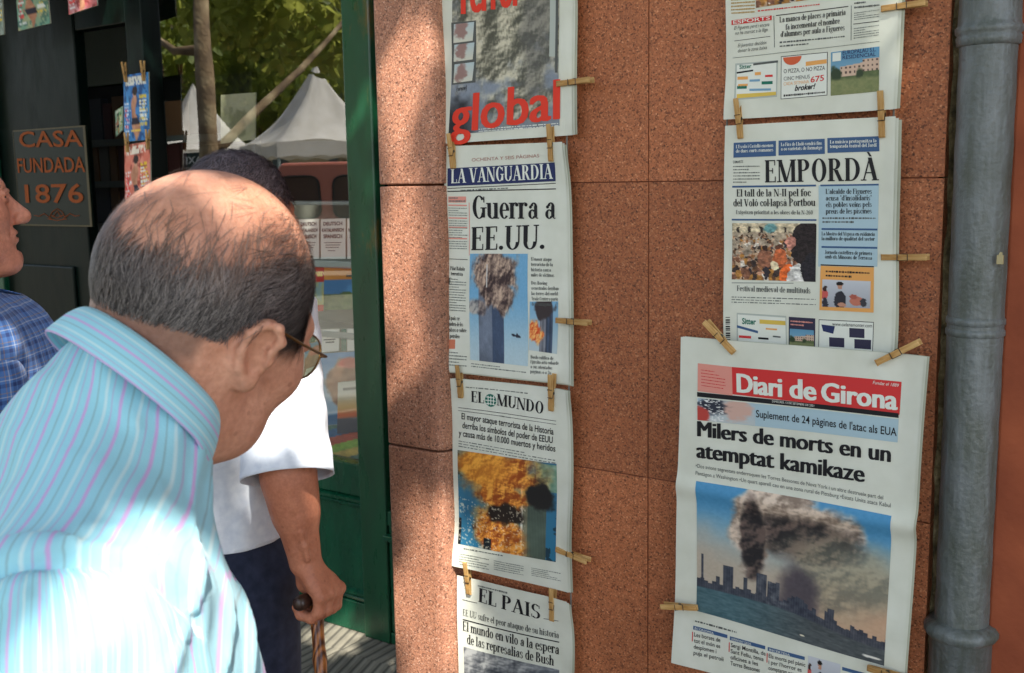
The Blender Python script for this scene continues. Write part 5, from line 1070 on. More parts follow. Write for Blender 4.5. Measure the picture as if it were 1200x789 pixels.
def relaxed_hand(w, dirv, palm, sgn, sc=1.0):
    """palm and five fingers hanging from the wrist w; palm = normal of the palm side, sgn = thumb side"""
    dirv = nrm(dirv); palm = nrm(np.array(palm) - dirv * (np.array(palm) @ dirv)); sd = np.cross(dirv, palm) * sgn; P_ = lambda a, b, c: w + (dirv * a + sd * b + palm * c) * sc
    out = []
    for i, (b_, L) in enumerate(((.030, .070), (.010, .078), (-.010, .072), (-.028, .056))):
        mcp = P_(.085 - abs(i - 1) * .004, b_, 0); out.append((rc(P_(.01, b_ * .45, 0), mcp, .014, .0115), .016))
        out += finger([mcp, P_(.085 + L * .45, b_ * 1.05, .010), P_(.085 + L * .75, b_ * 1.05, .024), P_(.085 + L * .92, b_ * 1.05, .040)], .0098, .0075)
    out += [(rc(P_(.015, .02, .004), P_(.045, .043, .012), .015, .012), .012)] + finger([P_(.045, .043, .012), P_(.075, .050, .020), P_(.098, .048, .026)], .0115, .0085); return out
def merge(parts):
    V = []; F = []; n = 0
    for v, f in parts: V.append(v); F.append(f + n); n += len(v)
    return np.concatenate(V), np.concatenate(F)
# ------------------------------------------------------------------ person 1: balding man in the striped shirt
hc = deep(247, 381, .93)
M1 = thing('person', 'balding man with glasses in a pale blue shirt with pink stripes, leaning towards the newspapers', 'person', (hc[0], hc[1], 0), face_rz(40)); M1['_local'] = 1
HZ = hc[2]
H1 = Head((-.006, -.006, HZ + .005), pitch=22, yaw=25, roll=16, scale=1.03)
z = lambda u: HZ + u + .034
neck1 = [(rc(H1.w((0, -.025, -.04)), (0, -.095, z(-.15)), .062, .058), .03)]
face1b = blend([H1.sdf] + neck1, .03)
def face1(p):
    d = face1b(p); t_ = (p[:, 2] - HZ) * .8 - p[:, 1] * .45 + .006 * np.sin(p[:, 0] * 40); back = sst(.02, -.03, -p[:, 1] * -1)
    back = 1 - sst(-.06, -.02, p[:, 1])
    for q0, am in ((-.030, .0022), (-.014, .0018), (-.046, .0018)): d = d + am * np.exp(-((t_ - q0) / .0035) ** 2) * back * (p[:, 2] < HZ - .035)
    q = H1.loc(p)
    for (a_, b_, am) in (((.062, .030, -.028), (.050, .045, -.075), .0016), ((.070, .012, -.035), (.058, .030, -.082), .0012)): d = d + am * np.exp(-(rc(a_, b_, 0, 0)(np.stack([np.abs(q[:, 0]), q[:, 1], q[:, 2]], 1)) / .0045) ** 2)
    return d
RS, LS = np.array((.150, -.198, z(-.226))), np.array((-.168, -.115, z(-.262)))
RE, LE = np.array((.172, -.222, z(-.52))), np.array((-.25, -.06, z(-.52)))
RW, LW = np.array((.19, .02, z(-.70))), np.array((-.19, .12, z(-.68)))
tors1 = [el((0, -.14, z(-.27)), (.155, .108, .13)), (rc((-.13, -.13, z(-.25)), (.13, -.15, z(-.24)), .060, .060), .05), (el((0, -.135, z(-.40)), (.155, .112, .19)), .05), (el((0, -.15, z(-.62)), (.17, .145, .19)), .06),
   (rc((0, -.11, z(-.16)), (.12, -.14, z(-.22)), .048, .05), .05), (rc((0, -.11, z(-.16)), (-.12, -.13, z(-.23)), .048, .05), .05)]
legs1 = []
for s_ in (1, -1): legs1 += [(rc((s_ * .09, -.17, z(-.72)), (s_ * .10, -.15, .48), .085, .058), .05), (rc((s_ * .10, -.15, .48), (s_ * .105, -.21, .09), .055, .038), .03), (rc((s_ * .105, -.23, .045), (s_ * .125, -.05, .035), .036, .03), .03)]
arms1 = []
for (a, b, c, sg_) in ((RS, RE, RW, 1), (LS, LE, LW, -1)): arms1 += [(rc(a, b, .052, .042), .03), (rc(b, c, .042, .028), .02)]
hands1 = relaxed_hand(RW, RW - RE, np.array((-1., 0, 0)), -1) + relaxed_hand(LW, LW - LE, np.array((1., 0, 0)), 1)
body1 = blend(tors1 + neck1 + legs1 + arms1, .03)
ah = [blend([arms1[1 + 2 * i]] + hands1[i * (len(hands1) // 2):(i + 1) * (len(hands1) // 2)], .01) for i in (0, 1)]
hv, hf = surface(face1, (-.14, -.19, z(-.16)), (.16, .17, z(.13)), .0032, 2)
parts = [(hv, hf)]
v, f = surface(body1, (-.34, -.34, -.005), (.34, .25, z(-.155)), .016, 1); parts.append((v, f))
for i, w in enumerate((RW, LW)): parts.append(surface(ah[i], w - np.array((.10, .10, .20)), w + np.array((.10, .16, .10)), .0045, 1))
V, F = merge(parts)
L1 = H1.loc(V); ins = np.arange(len(V)) < len(hv)
def hair1(p):
    x, y, zz = p[:, 0], p[:, 1], p[:, 2]; nz_ = (fbm(p * 45, 3, 2) - .5) * .035
    bd = .046 + .040 * sst(-.09, .03, y)
    side = sst(-.085, -.06, zz + nz_ * .5 - np.maximum(0, y + .01) * 1.1) * (1 - .93 * sst(bd - .032, bd + .010, zz + nz_)) * (1 - sst(.044, .060, y + nz_ - zz * .2)) * (1 - sst(bd + .012, bd + .05, zz + nz_))
    ear = sst(.050, .060, np.abs(x)) * sst(-.060, -.048, y) * sst(.020, .010, y) * sst(.040, .028, zz + np.maximum(0, -y - .02) * 1.2)
    low = np.maximum(sst(-.070, -.045, y) * sst(-.030, -.056, zz + nz_ * .9), sst(.046, .056, np.abs(x)) * sst(-.028, -.050, zz + nz_ * .9)); low = np.maximum(low, sst(-.012, .0, y) * sst(.018, .006, zz)); return np.clip(side, 0, 1) * (1 - ear) * (1 - low)
def top1(p): return sst(.05, .08, p[:, 2]) * .12 * (1 - sst(.03, .06, p[:, 1])) * (fbm(p * 30, 9, 2) > .42)
tint = np.where(ins & (np.linalg.norm(L1, axis=1) < .16), hair1(L1) * .62 + top1(L1) * .3, 0)
M_skin1 = skin('tan_skin', rgb(202, 150, 124))
body = obj('body', V, F, M_skin1, M1, smooth=True, attrs={'tint': tint})
def flow1(p):
    v = np.stack([np.sign(p[:, 0]) * .1, -.75 + 0 * p[:, 0], -.8 + 0 * p[:, 0]], 1); bk = sst(.0, -.05, p[:, 1]); bk = 1 - sst(-.06, .0, p[:, 1]); v[:, 1] = -.75 * (1 - bk) + .0; v[:, 2] = -.75 - .3 * bk; v[:, 0] += -p[:, 0] * 3 * bk; return v
strands(H1, 'hair', M_hair, M1, hair1, 21000, .027, flow1, .00055, .13, 5, ((20, 18, 22), (140, 132, 128)), .45, lambda p: np.clip(sst(-.02, .03, p[:, 2] - (.046 + .040 * sst(-.09, .03, p[:, 1]))), 0, 1) * .75)
strands(H1, 'top_hair', M_hair, M1, top1, 900, .030, lambda p: np.stack([0 * p[:, 0] + .15, -1 + 0 * p[:, 0], 0 * p[:, 0] - .2], 1), .00038, .08, 6, ((104, 88, 80), (150, 130, 118)), .4)
strands(H1, 'sideburn', M_hair, M1, lambda p: ((p[:, 1] > .012) & (p[:, 1] < .034) & (p[:, 2] > -.035) & (p[:, 2] < .03) & (np.abs(p[:, 0]) > .04)) * .8, 700, .010, lambda p: np.stack([0 * p[:, 0], -.4 + 0 * p[:, 0], 0 * p[:, 0] - 1], 1), .0005, .1, 8, ((90, 84, 82), (170, 164, 160)))
# eyes
M_eye = mat('eye_white', (.75, .72, .68), .15); M_iris = mat('iris', (.05, .03, .02), .1)
def eyes(Hd, root):
    for s_ in (1, -1):
        b = MB(); c = np.array((s_ * .031, .0815, .0085)); n = 14
        V = [c + .0125 * np.array((math.sin(t) * math.cos(q), math.cos(t), math.sin(t) * math.sin(q))) for t in np.linspace(0, math.pi, 9) for q in np.linspace(0, 2 * math.pi, n, False)]
        Fc = [(i * n + j, i * n + (j + 1) % n, (i + 1) * n + (j + 1) % n, (i + 1) * n + j) for i in range(8) for j in range(n)]
        obj('eye', Hd.w(V), Fc, None, root, smooth=True, mats=[M_eye, M_iris], fm=[1 if i < 3 * n and i < 3 * n else 0 for i in range(len(Fc))])
eyes(H1, M1)
# glasses
M_gold = mat('glasses_frame', rgb(120, 90, 50), .3, .5, .8); m = M_lens = mat('tinted_lens', rgb(206, 210, 180), .04, .5, **{'Transmission_Weight': .95, 'IOR': 1.03})
gls = MB(); lensb = []
for s_ in (1, -1):
    ring = [H1.w((s_ * (.034 + .025 * math.cos(t)), .107 - .012 * abs(math.cos(t) * .5 + .5) ** 2 * (1 if s_ * math.cos(t) * s_ > 0 else .2), .004 + .021 * math.sin(t))) for t in np.linspace(0, 2 * math.pi, 25)]
    gls.tube(ring, .0011, 6, caps=False); lensb.append(ring)
    gls.tube([H1.w(p) for p in ((s_ * .059, .096, .010), (s_ * .070, .088, .012), (s_ * .078, .04, .014), (s_ * .0815, .004, .017), (s_ * .078, -.012, .018))], .0013, 6)
gls.tube([H1.w(p) for p in ((.010, .110, .010), (0, .114, .013), (-.010, .110, .010))], .0012, 6)
go = gls.build('glasses', M_gold, M1, smooth=True)
for r_ in lensb:
    c = np.mean(r_[:-1], 0) + (H1.w((0, .004, 0)) - H1.w((0, 0, 0))); obj('lens', np.array(r_[:-1] + [c]), [(i, (i + 1) % 24, 24) for i in range(24)], M_lens, go, smooth=True)
# shirt
def lerp(a, b, t): return np.array(a) * (1 - t) + np.array(b) * t
BASE1 = rgb(154, 212, 226)
BANDS1 = [(.06, .15, rgb(200, 168, 216)), (.36, .40, rgb(140, 176, 184)), (.60, .68, rgb(196, 226, 230)), (.82, .85, rgb(176, 172, 206))]
m_sh1 = cloth_mat('striped_shirt_cloth', lambda k: stripes(k, 's', .029, BANDS1, BASE1))
SEAM_P = {1: RS + np.array((.012, .0, .028)), -1: LS + np.array((-.012, 0, .02))}
SEAM_N = {1: nrm((.88, -.30, -.40)), -1: nrm((-.85, .10, -.45))}
st1 = [el((0, -.145, z(-.275)), (.178, .128, .15)), (rc((-.150, -.125, z(-.255)), (.135, -.165, z(-.230)), .070, .070), .05), (el((0, -.125, z(-.42)), (.172, .142, .21)), .06), (el((0, -.15, z(-.66)), (.185, .165, .22)), .07),
   (rc((0, -.105, z(-.122)), (.12, -.160, z(-.200)), .056, .060), .05), (rc((0, -.105, z(-.122)), (-.13, -.13, z(-.222)), .056, .060), .05), (rc((0, -.068, z(-.076)), (0, -.115, z(-.22)), .058, .09), .03),
   (rc(RS + (0, 0, .012), RE, .064, .070), .032), (rc(LS, LE, .066, .072), .035)]
bs1 = blend(st1, .05)
def shirt1(p):
    d = bs1(p); f1 = 1 - 2 * np.abs(fbm(p * np.array([9, 9, 6]) + 3, 4, 3) - .5); f2 = fbm(p * 16, 8, 3) - .5
    drape = 1 - 2 * np.abs(fbm(np.stack([p[:, 0] * 7 + p[:, 1] * 9, p[:, 1] * 5 - p[:, 0] * 3, p[:, 2] * 2.2], 1) + 7, 14, 2) - .5)
    d = d - (f1 - .75) * .014 - f2 * .008 - (drape - .75) * .022 * sst(-.14, -.30, p[:, 2] - HZ)
    crs = fbm(np.stack([p[:, 0] * 6 + p[:, 2] * 9, p[:, 1] * 8 - p[:, 2] * 5, p[:, 2] * 4], 1) + 21, 31, 3) - .5; d = d - .0042 * np.exp(-(crs / .045) ** 2)
    for s_ in (1, -1):
        q = (p - SEAM_P[s_]) @ SEAM_N[s_]; m_ = rc((RS, LS)[s_ < 0], (RE, LE)[s_ < 0], .10, .085)(p) < 0; puck = np.sin((p[:, 1] + p[:, 2] * .7) * 380) * .0007
        d = d + m_ * (.0060 * np.exp(-(q / .005) ** 2) - .003 * np.exp(-((q + .012) / .008) ** 2) + puck * np.exp(-((q - .012) / .02) ** 2))
    return d
v, f = surface(shirt1, (-.38, -.36, z(-.92)), (.38, .15, z(-.02)), .0062, 2)
bm = bmesh.new(); bv = [bm.verts.new(q) for q in v]; [bm.faces.new([bv[i] for i in q]) for q in f.tolist()]; bm.normal_update()
nearf = lambda c: [s_ for s_ in (1, -1) if rc((RS, LS)[s_ < 0], (RE, LE)[s_ < 0], .115, .10)(np.array([c]))[0] < 0]
for s_ in (1, -1):
    gf = [q for q in bm.faces if s_ in nearf(q.calc_center_median()) and abs((np.array(q.calc_center_median()) - SEAM_P[s_]) @ SEAM_N[s_]) < .03]
    ge = set(e for q in gf for e in q.edges); gv = set(w_ for q in gf for w_ in q.verts); bmesh.ops.bisect_plane(bm, geom=gf + list(ge) + list(gv), plane_co=tuple(SEAM_P[s_]), plane_no=tuple(SEAM_N[s_]))
bm.verts.index_update(); v = np.array([q.co for q in bm.verts]); f = [[w_.index for w_ in q.verts] for q in bm.faces]; bm.free()
cen = np.array([v[q].mean(0) for q in f]); arm_ = np.zeros(len(f), int)
for s_ in (1, -1): arm_[(((cen - SEAM_P[s_]) @ SEAM_N[s_]) > 0) & (rc((RS, LS)[s_ < 0], (RE, LE)[s_ < 0], .112, .097)(cen) < 0)] = s_
ang = np.arctan2(v[:, 1] - .20, v[:, 0] + .30) * 2.9
def sub(mask):
    fs = [q for q, m_ in zip(f, mask) if m_]; ix = np.unique(np.concatenate(fs)); rm = dict(zip(ix.tolist(), range(len(ix)))); return ix, [[rm[i] for i in q] for q in fs]
ix, ff = sub(arm_ == 0); o = obj('shirt', v[ix], ff, m_sh1, M1, smooth=True, attrs={'s': ang[ix] * .20})
cut(o, (0, -.050, z(-.068)), tuple(nrm((0, .70, .71)))); cut(o, (0, 0, z(-.9)), (0, 0, -1)); solid(o, .002).modifiers['thickness'].use_rim = False
m_sl1 = cloth_mat('striped_sleeve_cloth', lambda k: stripes(k, 's', .024, BANDS1, BASE1))
for s_, a, b in ((1, RS, RE), (-1, LS, LE)):
    ix, ff = sub(arm_ == s_); ax_ = nrm(b - a); u1 = nrm(np.cross(ax_, (0, 1, 0))); u2 = np.cross(ax_, u1); w = v[ix] - a
    o = obj('sleeve', v[ix], ff, m_sl1, M1, smooth=True, attrs={'s': np.arctan2(w @ u2, w @ u1) * .085}); cut(o, tuple(lerp(a, b, .9)), tuple(ax_)); solid(o, .002).modifiers['thickness'].use_rim = False
# collar
def collar(root, c, tiltdeg, rx, ry, matr, height=.042, stand=.03, open_=28, tip=.075, flare=.016):
    Rt = rotm('X', -tiltdeg); n = 60; V = []; Sx = []; rows = 9
    for i in range(n + 1):
        th = R(90 + open_ * .5) + (2 * math.pi - R(open_)) * i / n; fr = abs(i / n - .5) * 2; fl_ = height + (tip - height) * sst(.70, 1.0, fr)
        for j in range(rows):
            t_ = j / (rows - 1)
            if j < 3: rr = 1.0 - .02 * (2 - j); h = -stand + stand * (j / 2); ro = 0
            else: q = (j - 2) / (rows - 3); h = .004 * math.sin(q * math.pi) - fl_ * q ** 1.15; ro = .004 * math.sin(min(1, q * 1.6) * math.pi / 2) + flare * q
            V.append(np.array(c) + Rt @ np.array(((rx * rr + ro) * math.cos(th), (ry * rr + ro) * math.sin(th) + .008 * sst(.75, 1, fr), h - .012 * fr ** 2))); Sx.append(-h * 1.0 + (.09 if j < 3 else 0))
    F = [(i * rows + j, (i + 1) * rows + j, (i + 1) * rows + j + 1, i * rows + j + 1) for i in range(n) for j in range(rows - 1)]
    o = obj('collar', V, F, matr, root, smooth=True, attrs={'s': np.array(Sx) + .004, 't': np.array(Sx)}); solid(o, .0028, 0); md = o.modifiers.new('smooth', 'SUBSURF'); md.levels = 1; md.render_levels = 1; return o
m_col1 = cloth_mat('striped_collar_cloth', lambda k: stripes(k, 's', .019, BANDS1, BASE1))
CC1 = np.array((.004, -.050, z(-.058)))
co1 = collar(M1, CC1, 44, .066, .070, m_col1, height=.036, tip=.078, flare=.010)
cv = [np.array(q.co) for q in co1.data.vertices]; tipv = cv[60 * 9 + 7]; b = MB(); nb_ = nrm(np.cross(cv[58 * 9 + 7] - tipv, cv[60 * 9 + 5] - tipv)); nb_ = nb_ if nb_ @ (tipv - CC1) > 0 else -nb_
bp_ = lerp(tipv, cv[58 * 9 + 6], .5); b.tube([bp_ + nb_ * .001, bp_ + nb_ * .0036], .0052, 14); b.build('button', mat('shirt_button', rgb(214, 212, 200), .3), co1, smooth=False)
# trousers, belt hidden by the shirt, and shoes
M_trou1 = cloth_mat('grey_trousers', lambda k: k.ramp(k.noise(40, 3), [(.3, rgb(70, 70, 76)), (.7, rgb(96, 96, 100))]))
M_shoe = mat('black_shoe', (.02, .018, .016), .35)
def legs_cloth(root, pts, matr, seed):
    pr = []
    for ch in pts: pr += [(rc(ch[0], ch[1], .100, .075), .05), (rc(ch[1], ch[2], .075, .062), .04)]
    hip = (np.array(pts[0][0]) + np.array(pts[1][0])) / 2; pr.append((el(hip + np.array((0, -.01, .06)), (.150, .118, .14)), .05)); b_ = blend(pr, .05)
    sd = lambda p: b_(p) - (1 - 2 * np.abs(fbm(p * np.array([8, 8, 7]) + seed, seed, 3) - .5) - .75) * .014
    lo = np.minimum(np.min([c for ch in pts for c in ch], 0), 0) - .13; hi = np.max([c for ch in pts for c in ch], 0) + np.array((.16, .16, .22)); lo[2] = .03
    v, f = surface(sd, lo, hi, .014, 1); o = obj('trousers', v, f, matr, root, smooth=True); cut(o, (0, 0, .075), (0, 0, -1)); cut(o, (0, 0, float(hip[2] + .13)), (0, 0, 1)); solid(o, .002, -1); return o
def shoes(root, ankles, seed=0):
    for a in ankles:
        a = np.array(a); pr = blend([el(a + np.array((0, -.03, -.045)), (.042, .055, .05)), (el(a + np.array((.005, .08, -.06)), (.046, .12, .04)), .04), (el(a + np.array((0, -.03, .0)), (.046, .05, .05)), .03)], .03)
        v, f = surface(lambda p: np.maximum(pr(p), .003 - p[:, 2]), (a[0] - .08, a[1] - .12, -.004), (a[0] + .08, a[1] + .22, .16), .008, 1); obj('shoe', v, f, M_shoe, root, smooth=True)
legs_cloth(M1, [[(s_ * .09, -.17, z(-.74)), (s_ * .10, -.15, .48), (s_ * .105, -.21, .09)] for s_ in (1, -1)], M_trou1, 3); shoes(M1, [(s_ * .105, -.21, .10) for s_ in (1, -1)])

# ------------------------------------------------------------------ person 2: man with the cane
base2 = deep(268, 300, 1.98)
M2 = thing('person', 'man in a white short sleeved shirt and navy trousers leaning on a wooden cane', 'person', (base2[0], base2[1], 0), face_rz(62)); M2['_local'] = 1
L2 = lambda p: to_local(M2, p)
ht = deep(274, 178, 1.97); H2z = ht[2] - .125
hl = L2(np.array((*ht[:2], 0))); H2 = Head((hl[0], hl[1] + .01, H2z), pitch=6, yaw=-8, scale=1.0)
Fc_ = L2(deep(368, 699, 1.90)); Kn = L2(deep(350, 708, 1.852)); axh = nrm(Fc_ - Kn); axh = nrm(axh + np.array((.0, .0, -.02)))
Kn = Fc_ - axh * .052
W2 = L2(deep(358, 657, 1.885)); E2 = L2(deep(336, 548, 1.85)); S2 = L2(deep(322, 366, 1.93))
hb = (hl[0] - .078, hl[1] - .045)
tors2 = [(el((hb[0] + .02, hb[1] - .0, H2z - .33), (.135, .09, .16)), .05), (el((hb[0], hb[1], H2z - .62), (.125, .10, .19)), .05)]
Sl2 = np.array((2 * hb[0] + .03 - S2[0], S2[1] + .02, S2[2])); El2 = Sl2 + np.array((-.05, .0, -.28)); Wl2 = El2 + np.array((.0, .12, -.22))
neck2 = [(rc(H2.w((0, -.02, -.05)), (hl[0], hl[1] - .03, H2z - .19), .058, .065), .03)]
arm2 = [(rc(S2, E2, .052, .045), .03), (rc(E2, W2, .0450, .0285), .02), (rc(lerp(E2, W2, .12), lerp(E2, W2, .45), .046, .040), .02)]
arm2l = [(rc(Sl2, El2, .052, .042), .03), (rc(El2, Wl2, .044, .028), .02)]
# the gripping hand
e2_ = nrm(np.array((0, 0, 1.)) - axh * axh[2]); e1_ = np.cross(axh, e2_)
Q = lambda s_, x, y: Fc_ + axh * s_ + e1_ * x + e2_ * y
hand2 = []
for i, s_ in enumerate((-.030, -.010, .010, .030)):
    kx = (.000, .004, .005, .002)[i]; mc = Q(s_, .029 + kx, .010 + .003 * (i % 2)); hand2 += [(rc(W2 + axh * s_ * .35 + e2_ * -.004, mc, .0165, .0125), .012)]
    hand2 += finger([mc, Q(s_ * .95, .026 + kx, -.018), Q(s_ * .9, .012, -.030), Q(s_ * .88, -.010, -.027), Q(s_ * .88, -.019, -.014)], .0112, .0085)
    hand2.append((el(mc + e1_ * .004, (.010, .010, .010)), .006))
hand2 += [(rc(W2 + axh * .012 - e1_ * .012, Q(.022, -.022, .026), .016, .014), .012)] + finger([Q(.022, -.022, .026), Q(.034, -.024, .004), Q(.044, -.016, -.016)], .0125, .0092)
hand2 += [(el(Q(-.012, -.012, .028), (.016, .016, .02)), .014), (el(Q(.0, .012, .024), (.022, .03, .016)), .014)]
for k in range(3):                                       # tendons on the back of the hand
    hand2.append((rc(lerp(W2, Q(-.01 + .018 * k, .030, .014), .3) + e1_ * .010, Q(-.012 + .018 * k, .034, .016), .003, .0035), .006))
hd_b = blend(arm2[1:] + hand2, .012)
veins = [[lerp(E2, W2, t_) + (nrm(np.cross(W2 - E2, axh)) * (math.sin(2.2 * t_ + q) * .024) - axh * (.0385 - .0135 * t_)) for t_ in np.linspace(.2, .95, 6)] for q in (.0, .8, -.7)]
def hand_f(p):
    d = hd_b(p)
    for ch in veins:
        for a, b in zip(ch[:-1], ch[1:]): d = smin(d, rc(a, b, .0034, .0034)(p), .007)
    return d
legs2 = []
for s_ in (1, -1): legs2 += [(rc((hb[0] + s_ * .09, hb[1], .86), (hb[0] + s_ * .10, hb[1] + .01, .48), .085, .058), .05), (rc((hb[0] + s_ * .10, hb[1] + .01, .48), (hb[0] + s_ * .105, hb[1] - .02, .09), .055, .038), .03)]
body2 = blend(tors2 + neck2 + legs2 + arm2l + arm2[:1], .03); face2 = blend([H2.sdf] + neck2, .03)
hv, hf = surface(face2, H2.c - np.array((.13, .17, .165)), H2.c + np.array((.13, .17, .15)), .0042, 1); parts = [(hv, hf)]
parts.append(surface(body2, (hl[0] - .40, hl[1] - .35, -.005), (hl[0] + .40, hl[1] + .32, H2z - .16), .018, 1))
allp = np.array([W2, E2, Fc_]); parts.append(surface(hand_f, np.minimum(allp.min(0) - .085, 9), allp.max(0) + .085, .0030, 2))
parts.append(surface(blend(arm2l[1:] + relaxed_hand(Wl2, Wl2 - El2, np.array((1., 0, 0)), 1), .01), Wl2 - np.array((.1, .1, .2)), Wl2 + np.array((.1, .16, .12)), .005, 1))
V, F = merge(parts); L_ = H2.loc(V); ins = np.arange(len(V)) < len(hv)
hair2 = lambda p: sst(-.05, -.02, p[:, 2] + .9 * np.maximum(-p[:, 1] - .02, 0) * .4 - np.maximum(0, p[:, 1]) * .9) * (1 - ((np.abs(p[:, 0]) > .062) & (p[:, 2] < .03) & (p[:, 1] > -.045)))
M_skin2 = skin('sunburnt_skin', rgb(184, 122, 94)); obj('body', V, F, M_skin2, M2, smooth=True, attrs={'tint': np.where(ins, hair2(L_) * .7, 0)})
strands(H2, 'hair', M_hair, M2, hair2, 11000, .038, lambda p: np.stack([np.sign(p[:, 0]) * .3, -.8 + 0 * p[:, 0], -.5 + 0 * p[:, 0]], 1), .0008, .30, 15, ((30, 24, 30), (150, 134, 138)), .8)
eyes(H2, M2)
m_w = cloth_mat('white_shirt_cloth', lambda k: k.ramp(k.noise(60, 3), [(.3, rgb(206, 212, 222)), (.7, rgb(226, 230, 236))]))
hem2 = L2(deep(300, 646, 1.95))[2]
st2 = blend([el((hb[0] + .02, hb[1], H2z - .33), (.170, .132, .19)), (rc(S2 + (-.02, 0, -.01), Sl2 + (.02, 0, -.01), .072, .072), .05), (el((hb[0], hb[1], H2z - .68), (.170, .150, .28)), .06), (rc((hl[0], hl[1] - .03, H2z - .17), (hl[0], hl[1] - .03, H2z - .25), .066, .1), .05)], .05)
sd2 = lambda p: st2(p) - (1 - 2 * np.abs(fbm(p * np.array([11, 11, 3.5]) + 5, 4, 3) - .5) - .75) * .02
v, f = surface(sd2, (hl[0] - .42, hl[1] - .25, hem2 - .05), (hl[0] + .33, hl[1] + .25, H2z - .10), .009, 1); o = obj('shirt', v, f, m_w, M2, smooth=True); cut(o, (0, 0, hem2), (0, 0, -1)); cut(o, (hl[0], hl[1], H2z - .165), (0, .25, 1)); solid(o, .002)
h1 = L2(deep(345, 566, 1.87))
tube_cloth('sleeve', [S2 + np.array((-.05, 0, .03)), S2 + np.array((.004, 0, .0)), lerp(S2, E2, .4), lerp(S2, E2, .75), lerp(S2, E2, 1.06)], [(.068, .068), (.074, .076), (.074, .076), (.076, .078), (.080, .080)], m_w, M2, 64, fold=.005, seed=9)
tube_cloth('sleeve', [Sl2 + np.array((.05, 0, .03)), Sl2 + np.array((-.004, 0, .0)), lerp(Sl2, El2, .4), lerp(Sl2, El2, .75), lerp(Sl2, El2, 1.0)], [(.068, .068), (.074, .076), (.074, .076), (.078, .08), (.082, .084)], m_w, M2, 48, fold=.005, seed=12)
collar(M2, (hl[0], hl[1] - .03, H2z - .155), 14, .074, .080, m_w)
M_navy_c = cloth_mat('navy_trouser_cloth', lambda k: k.ramp(k.noise(50, 3), [(.3, rgb(28, 34, 52)), (.7, rgb(44, 50, 70))]))
legs_cloth(M2, [[(hb[0] + s_ * .09, hb[1], .86), (hb[0] + s_ * .10, hb[1] + .01, .48), (hb[0] + s_ * .105, hb[1] - .02, .09)] for s_ in (1, -1)], M_navy_c, 5); shoes(M2, [(hb[0] + s_ * .105, hb[1] - .02, .10) for s_ in (1, -1)])
# cane
c_, s__ = math.cos(M2.rotation_euler.z), math.sin(M2.rotation_euler.z)
wl = lambda p: np.array((c_ * p[0] - s__ * p[1] + base2[0], s__ * p[0] + c_ * p[1] + base2[1], p[2]))
hK, hE = wl(Kn), wl(Fc_ + axh * .055); cj = wl(Fc_ + axh * .004)
tipc = at_z(392, 1010, .0); dcn = nrm(deep(376, 789, 1.86) - cj); tipc = cj + dcn * (-cj[2] / dcn[2])
cane = thing('cane', 'brown bamboo like walking cane with a dark rounded handle, held by the man in white', 'cane', (tipc[0], tipc[1], 0))
m = M_cane = mat('cane_wood', rgb(126, 72, 30), .3, .5); k = N(m); wv = k.n('TexWave', {'Scale': 3.2, 'Distortion': 9, 'Detail': 4, 'Vector': k.n('Mapping', {'Vector': k.coord(), 'Scale': (9, 9, 2.5)}).outputs[0]}); k.color(k.ramp(wv.outputs['Fac'], [(.05, rgb(70, 34, 14)), (.5, rgb(124, 70, 28)), (.95, rgb(160, 98, 44))]))
b = MB(); n = 46; pts = []; rad = []
for i in range(n + 1): t_ = i / n; pts.append(lerp(cj, tipc, t_)); q = (t_ * 14) % 1; rad.append(.0112 - .0025 * t_ + .0022 * math.exp(-((q - .5) / .12) ** 2))
b.tube(pts, rad, 14); b.build('shaft', M_cane, cane, smooth=True)
b = MB(); hp = [lerp(hK, hE, t_) for t_ in np.linspace(0, 1, 13)]; hr = [.0125, .0135, .0135, .0128, .012, .012, .0118, .0115, .0112, .011, .0105, .0095, .006]; b.tube([hK - (hE - hK) * .045] + [hK - (hE - hK) * .025] + hp, [.004, .0095] + hr, 16); b.build('handle', mat('dark_horn', rgb(52, 34, 26), .35, .5), cane, smooth=True)
b = MB(); b.tube([tipc + dcn * -.04, tipc + dcn * -.001], .0125, 12); b.build('rubber_tip', M_black, cane)

# ------------------------------------------------------------------ person 3: man at the left edge in the checked shirt
h3 = deep(-64, 247, 1.76)
M3 = thing('person', 'man in a blue checked shirt seen in profile at the left edge of the picture', 'person', (h3[0], h3[1], 0), face_rz(34)); M3['_local'] = 1
H3 = Head((0, 0, h3[2]), pitch=-9, yaw=-2, scale=.98, nose=1.0); z3_ = h3[2]
neck3 = [(rc((0, -.02, z3_ - .05), (0, -.025, z3_ - .19), .062, .070), .03)]
wr = []
for s_ in (1, -1): wr += [(rc((s_ * .012, .1, -.088), (s_ * .028, .075, -.1), .002, .002), -.008)]
face3 = blend([H3.sdf] + neck3 + [(el(H3.w((0, .06, -.108)), (.04, .03, .016)), .02)], .03)
tors3 = [(el((0, .03, z3_ - .36), (.17, .12, .18)), .05), (el((0, .05, z3_ - .62), (.17, .14, .2)), .05)]
arms3 = []; A3 = []
for s_ in (1, -1):
    a = np.array((s_ * .19, -.01, z3_ - .27)); b_ = a + np.array((s_ * .04, -.02, -.28)); c = b_ + np.array((-s_ * .01, .12, -.20)); arms3 += [(rc(a, b_, .052, .042), .03), (rc(b_, c, .044, .028), .02)]; A3.append((a, b_, c))
legs3 = []
for s_ in (1, -1): legs3 += [(rc((s_ * .09, -.04, .84), (s_ * .1, -.03, .47), .085, .058), .05), (rc((s_ * .1, -.03, .47), (s_ * .105, -.06, .09), .055, .038), .03)]
parts = [surface(face3, (-.13, -.17, z3_ - .17), (.13, .19, z3_ + .15), .0032, 2), surface(blend(tors3 + neck3 + legs3 + arms3, .03), (-.36, -.33, -.005), (.36, .28, z3_ - .165), .018, 1)]
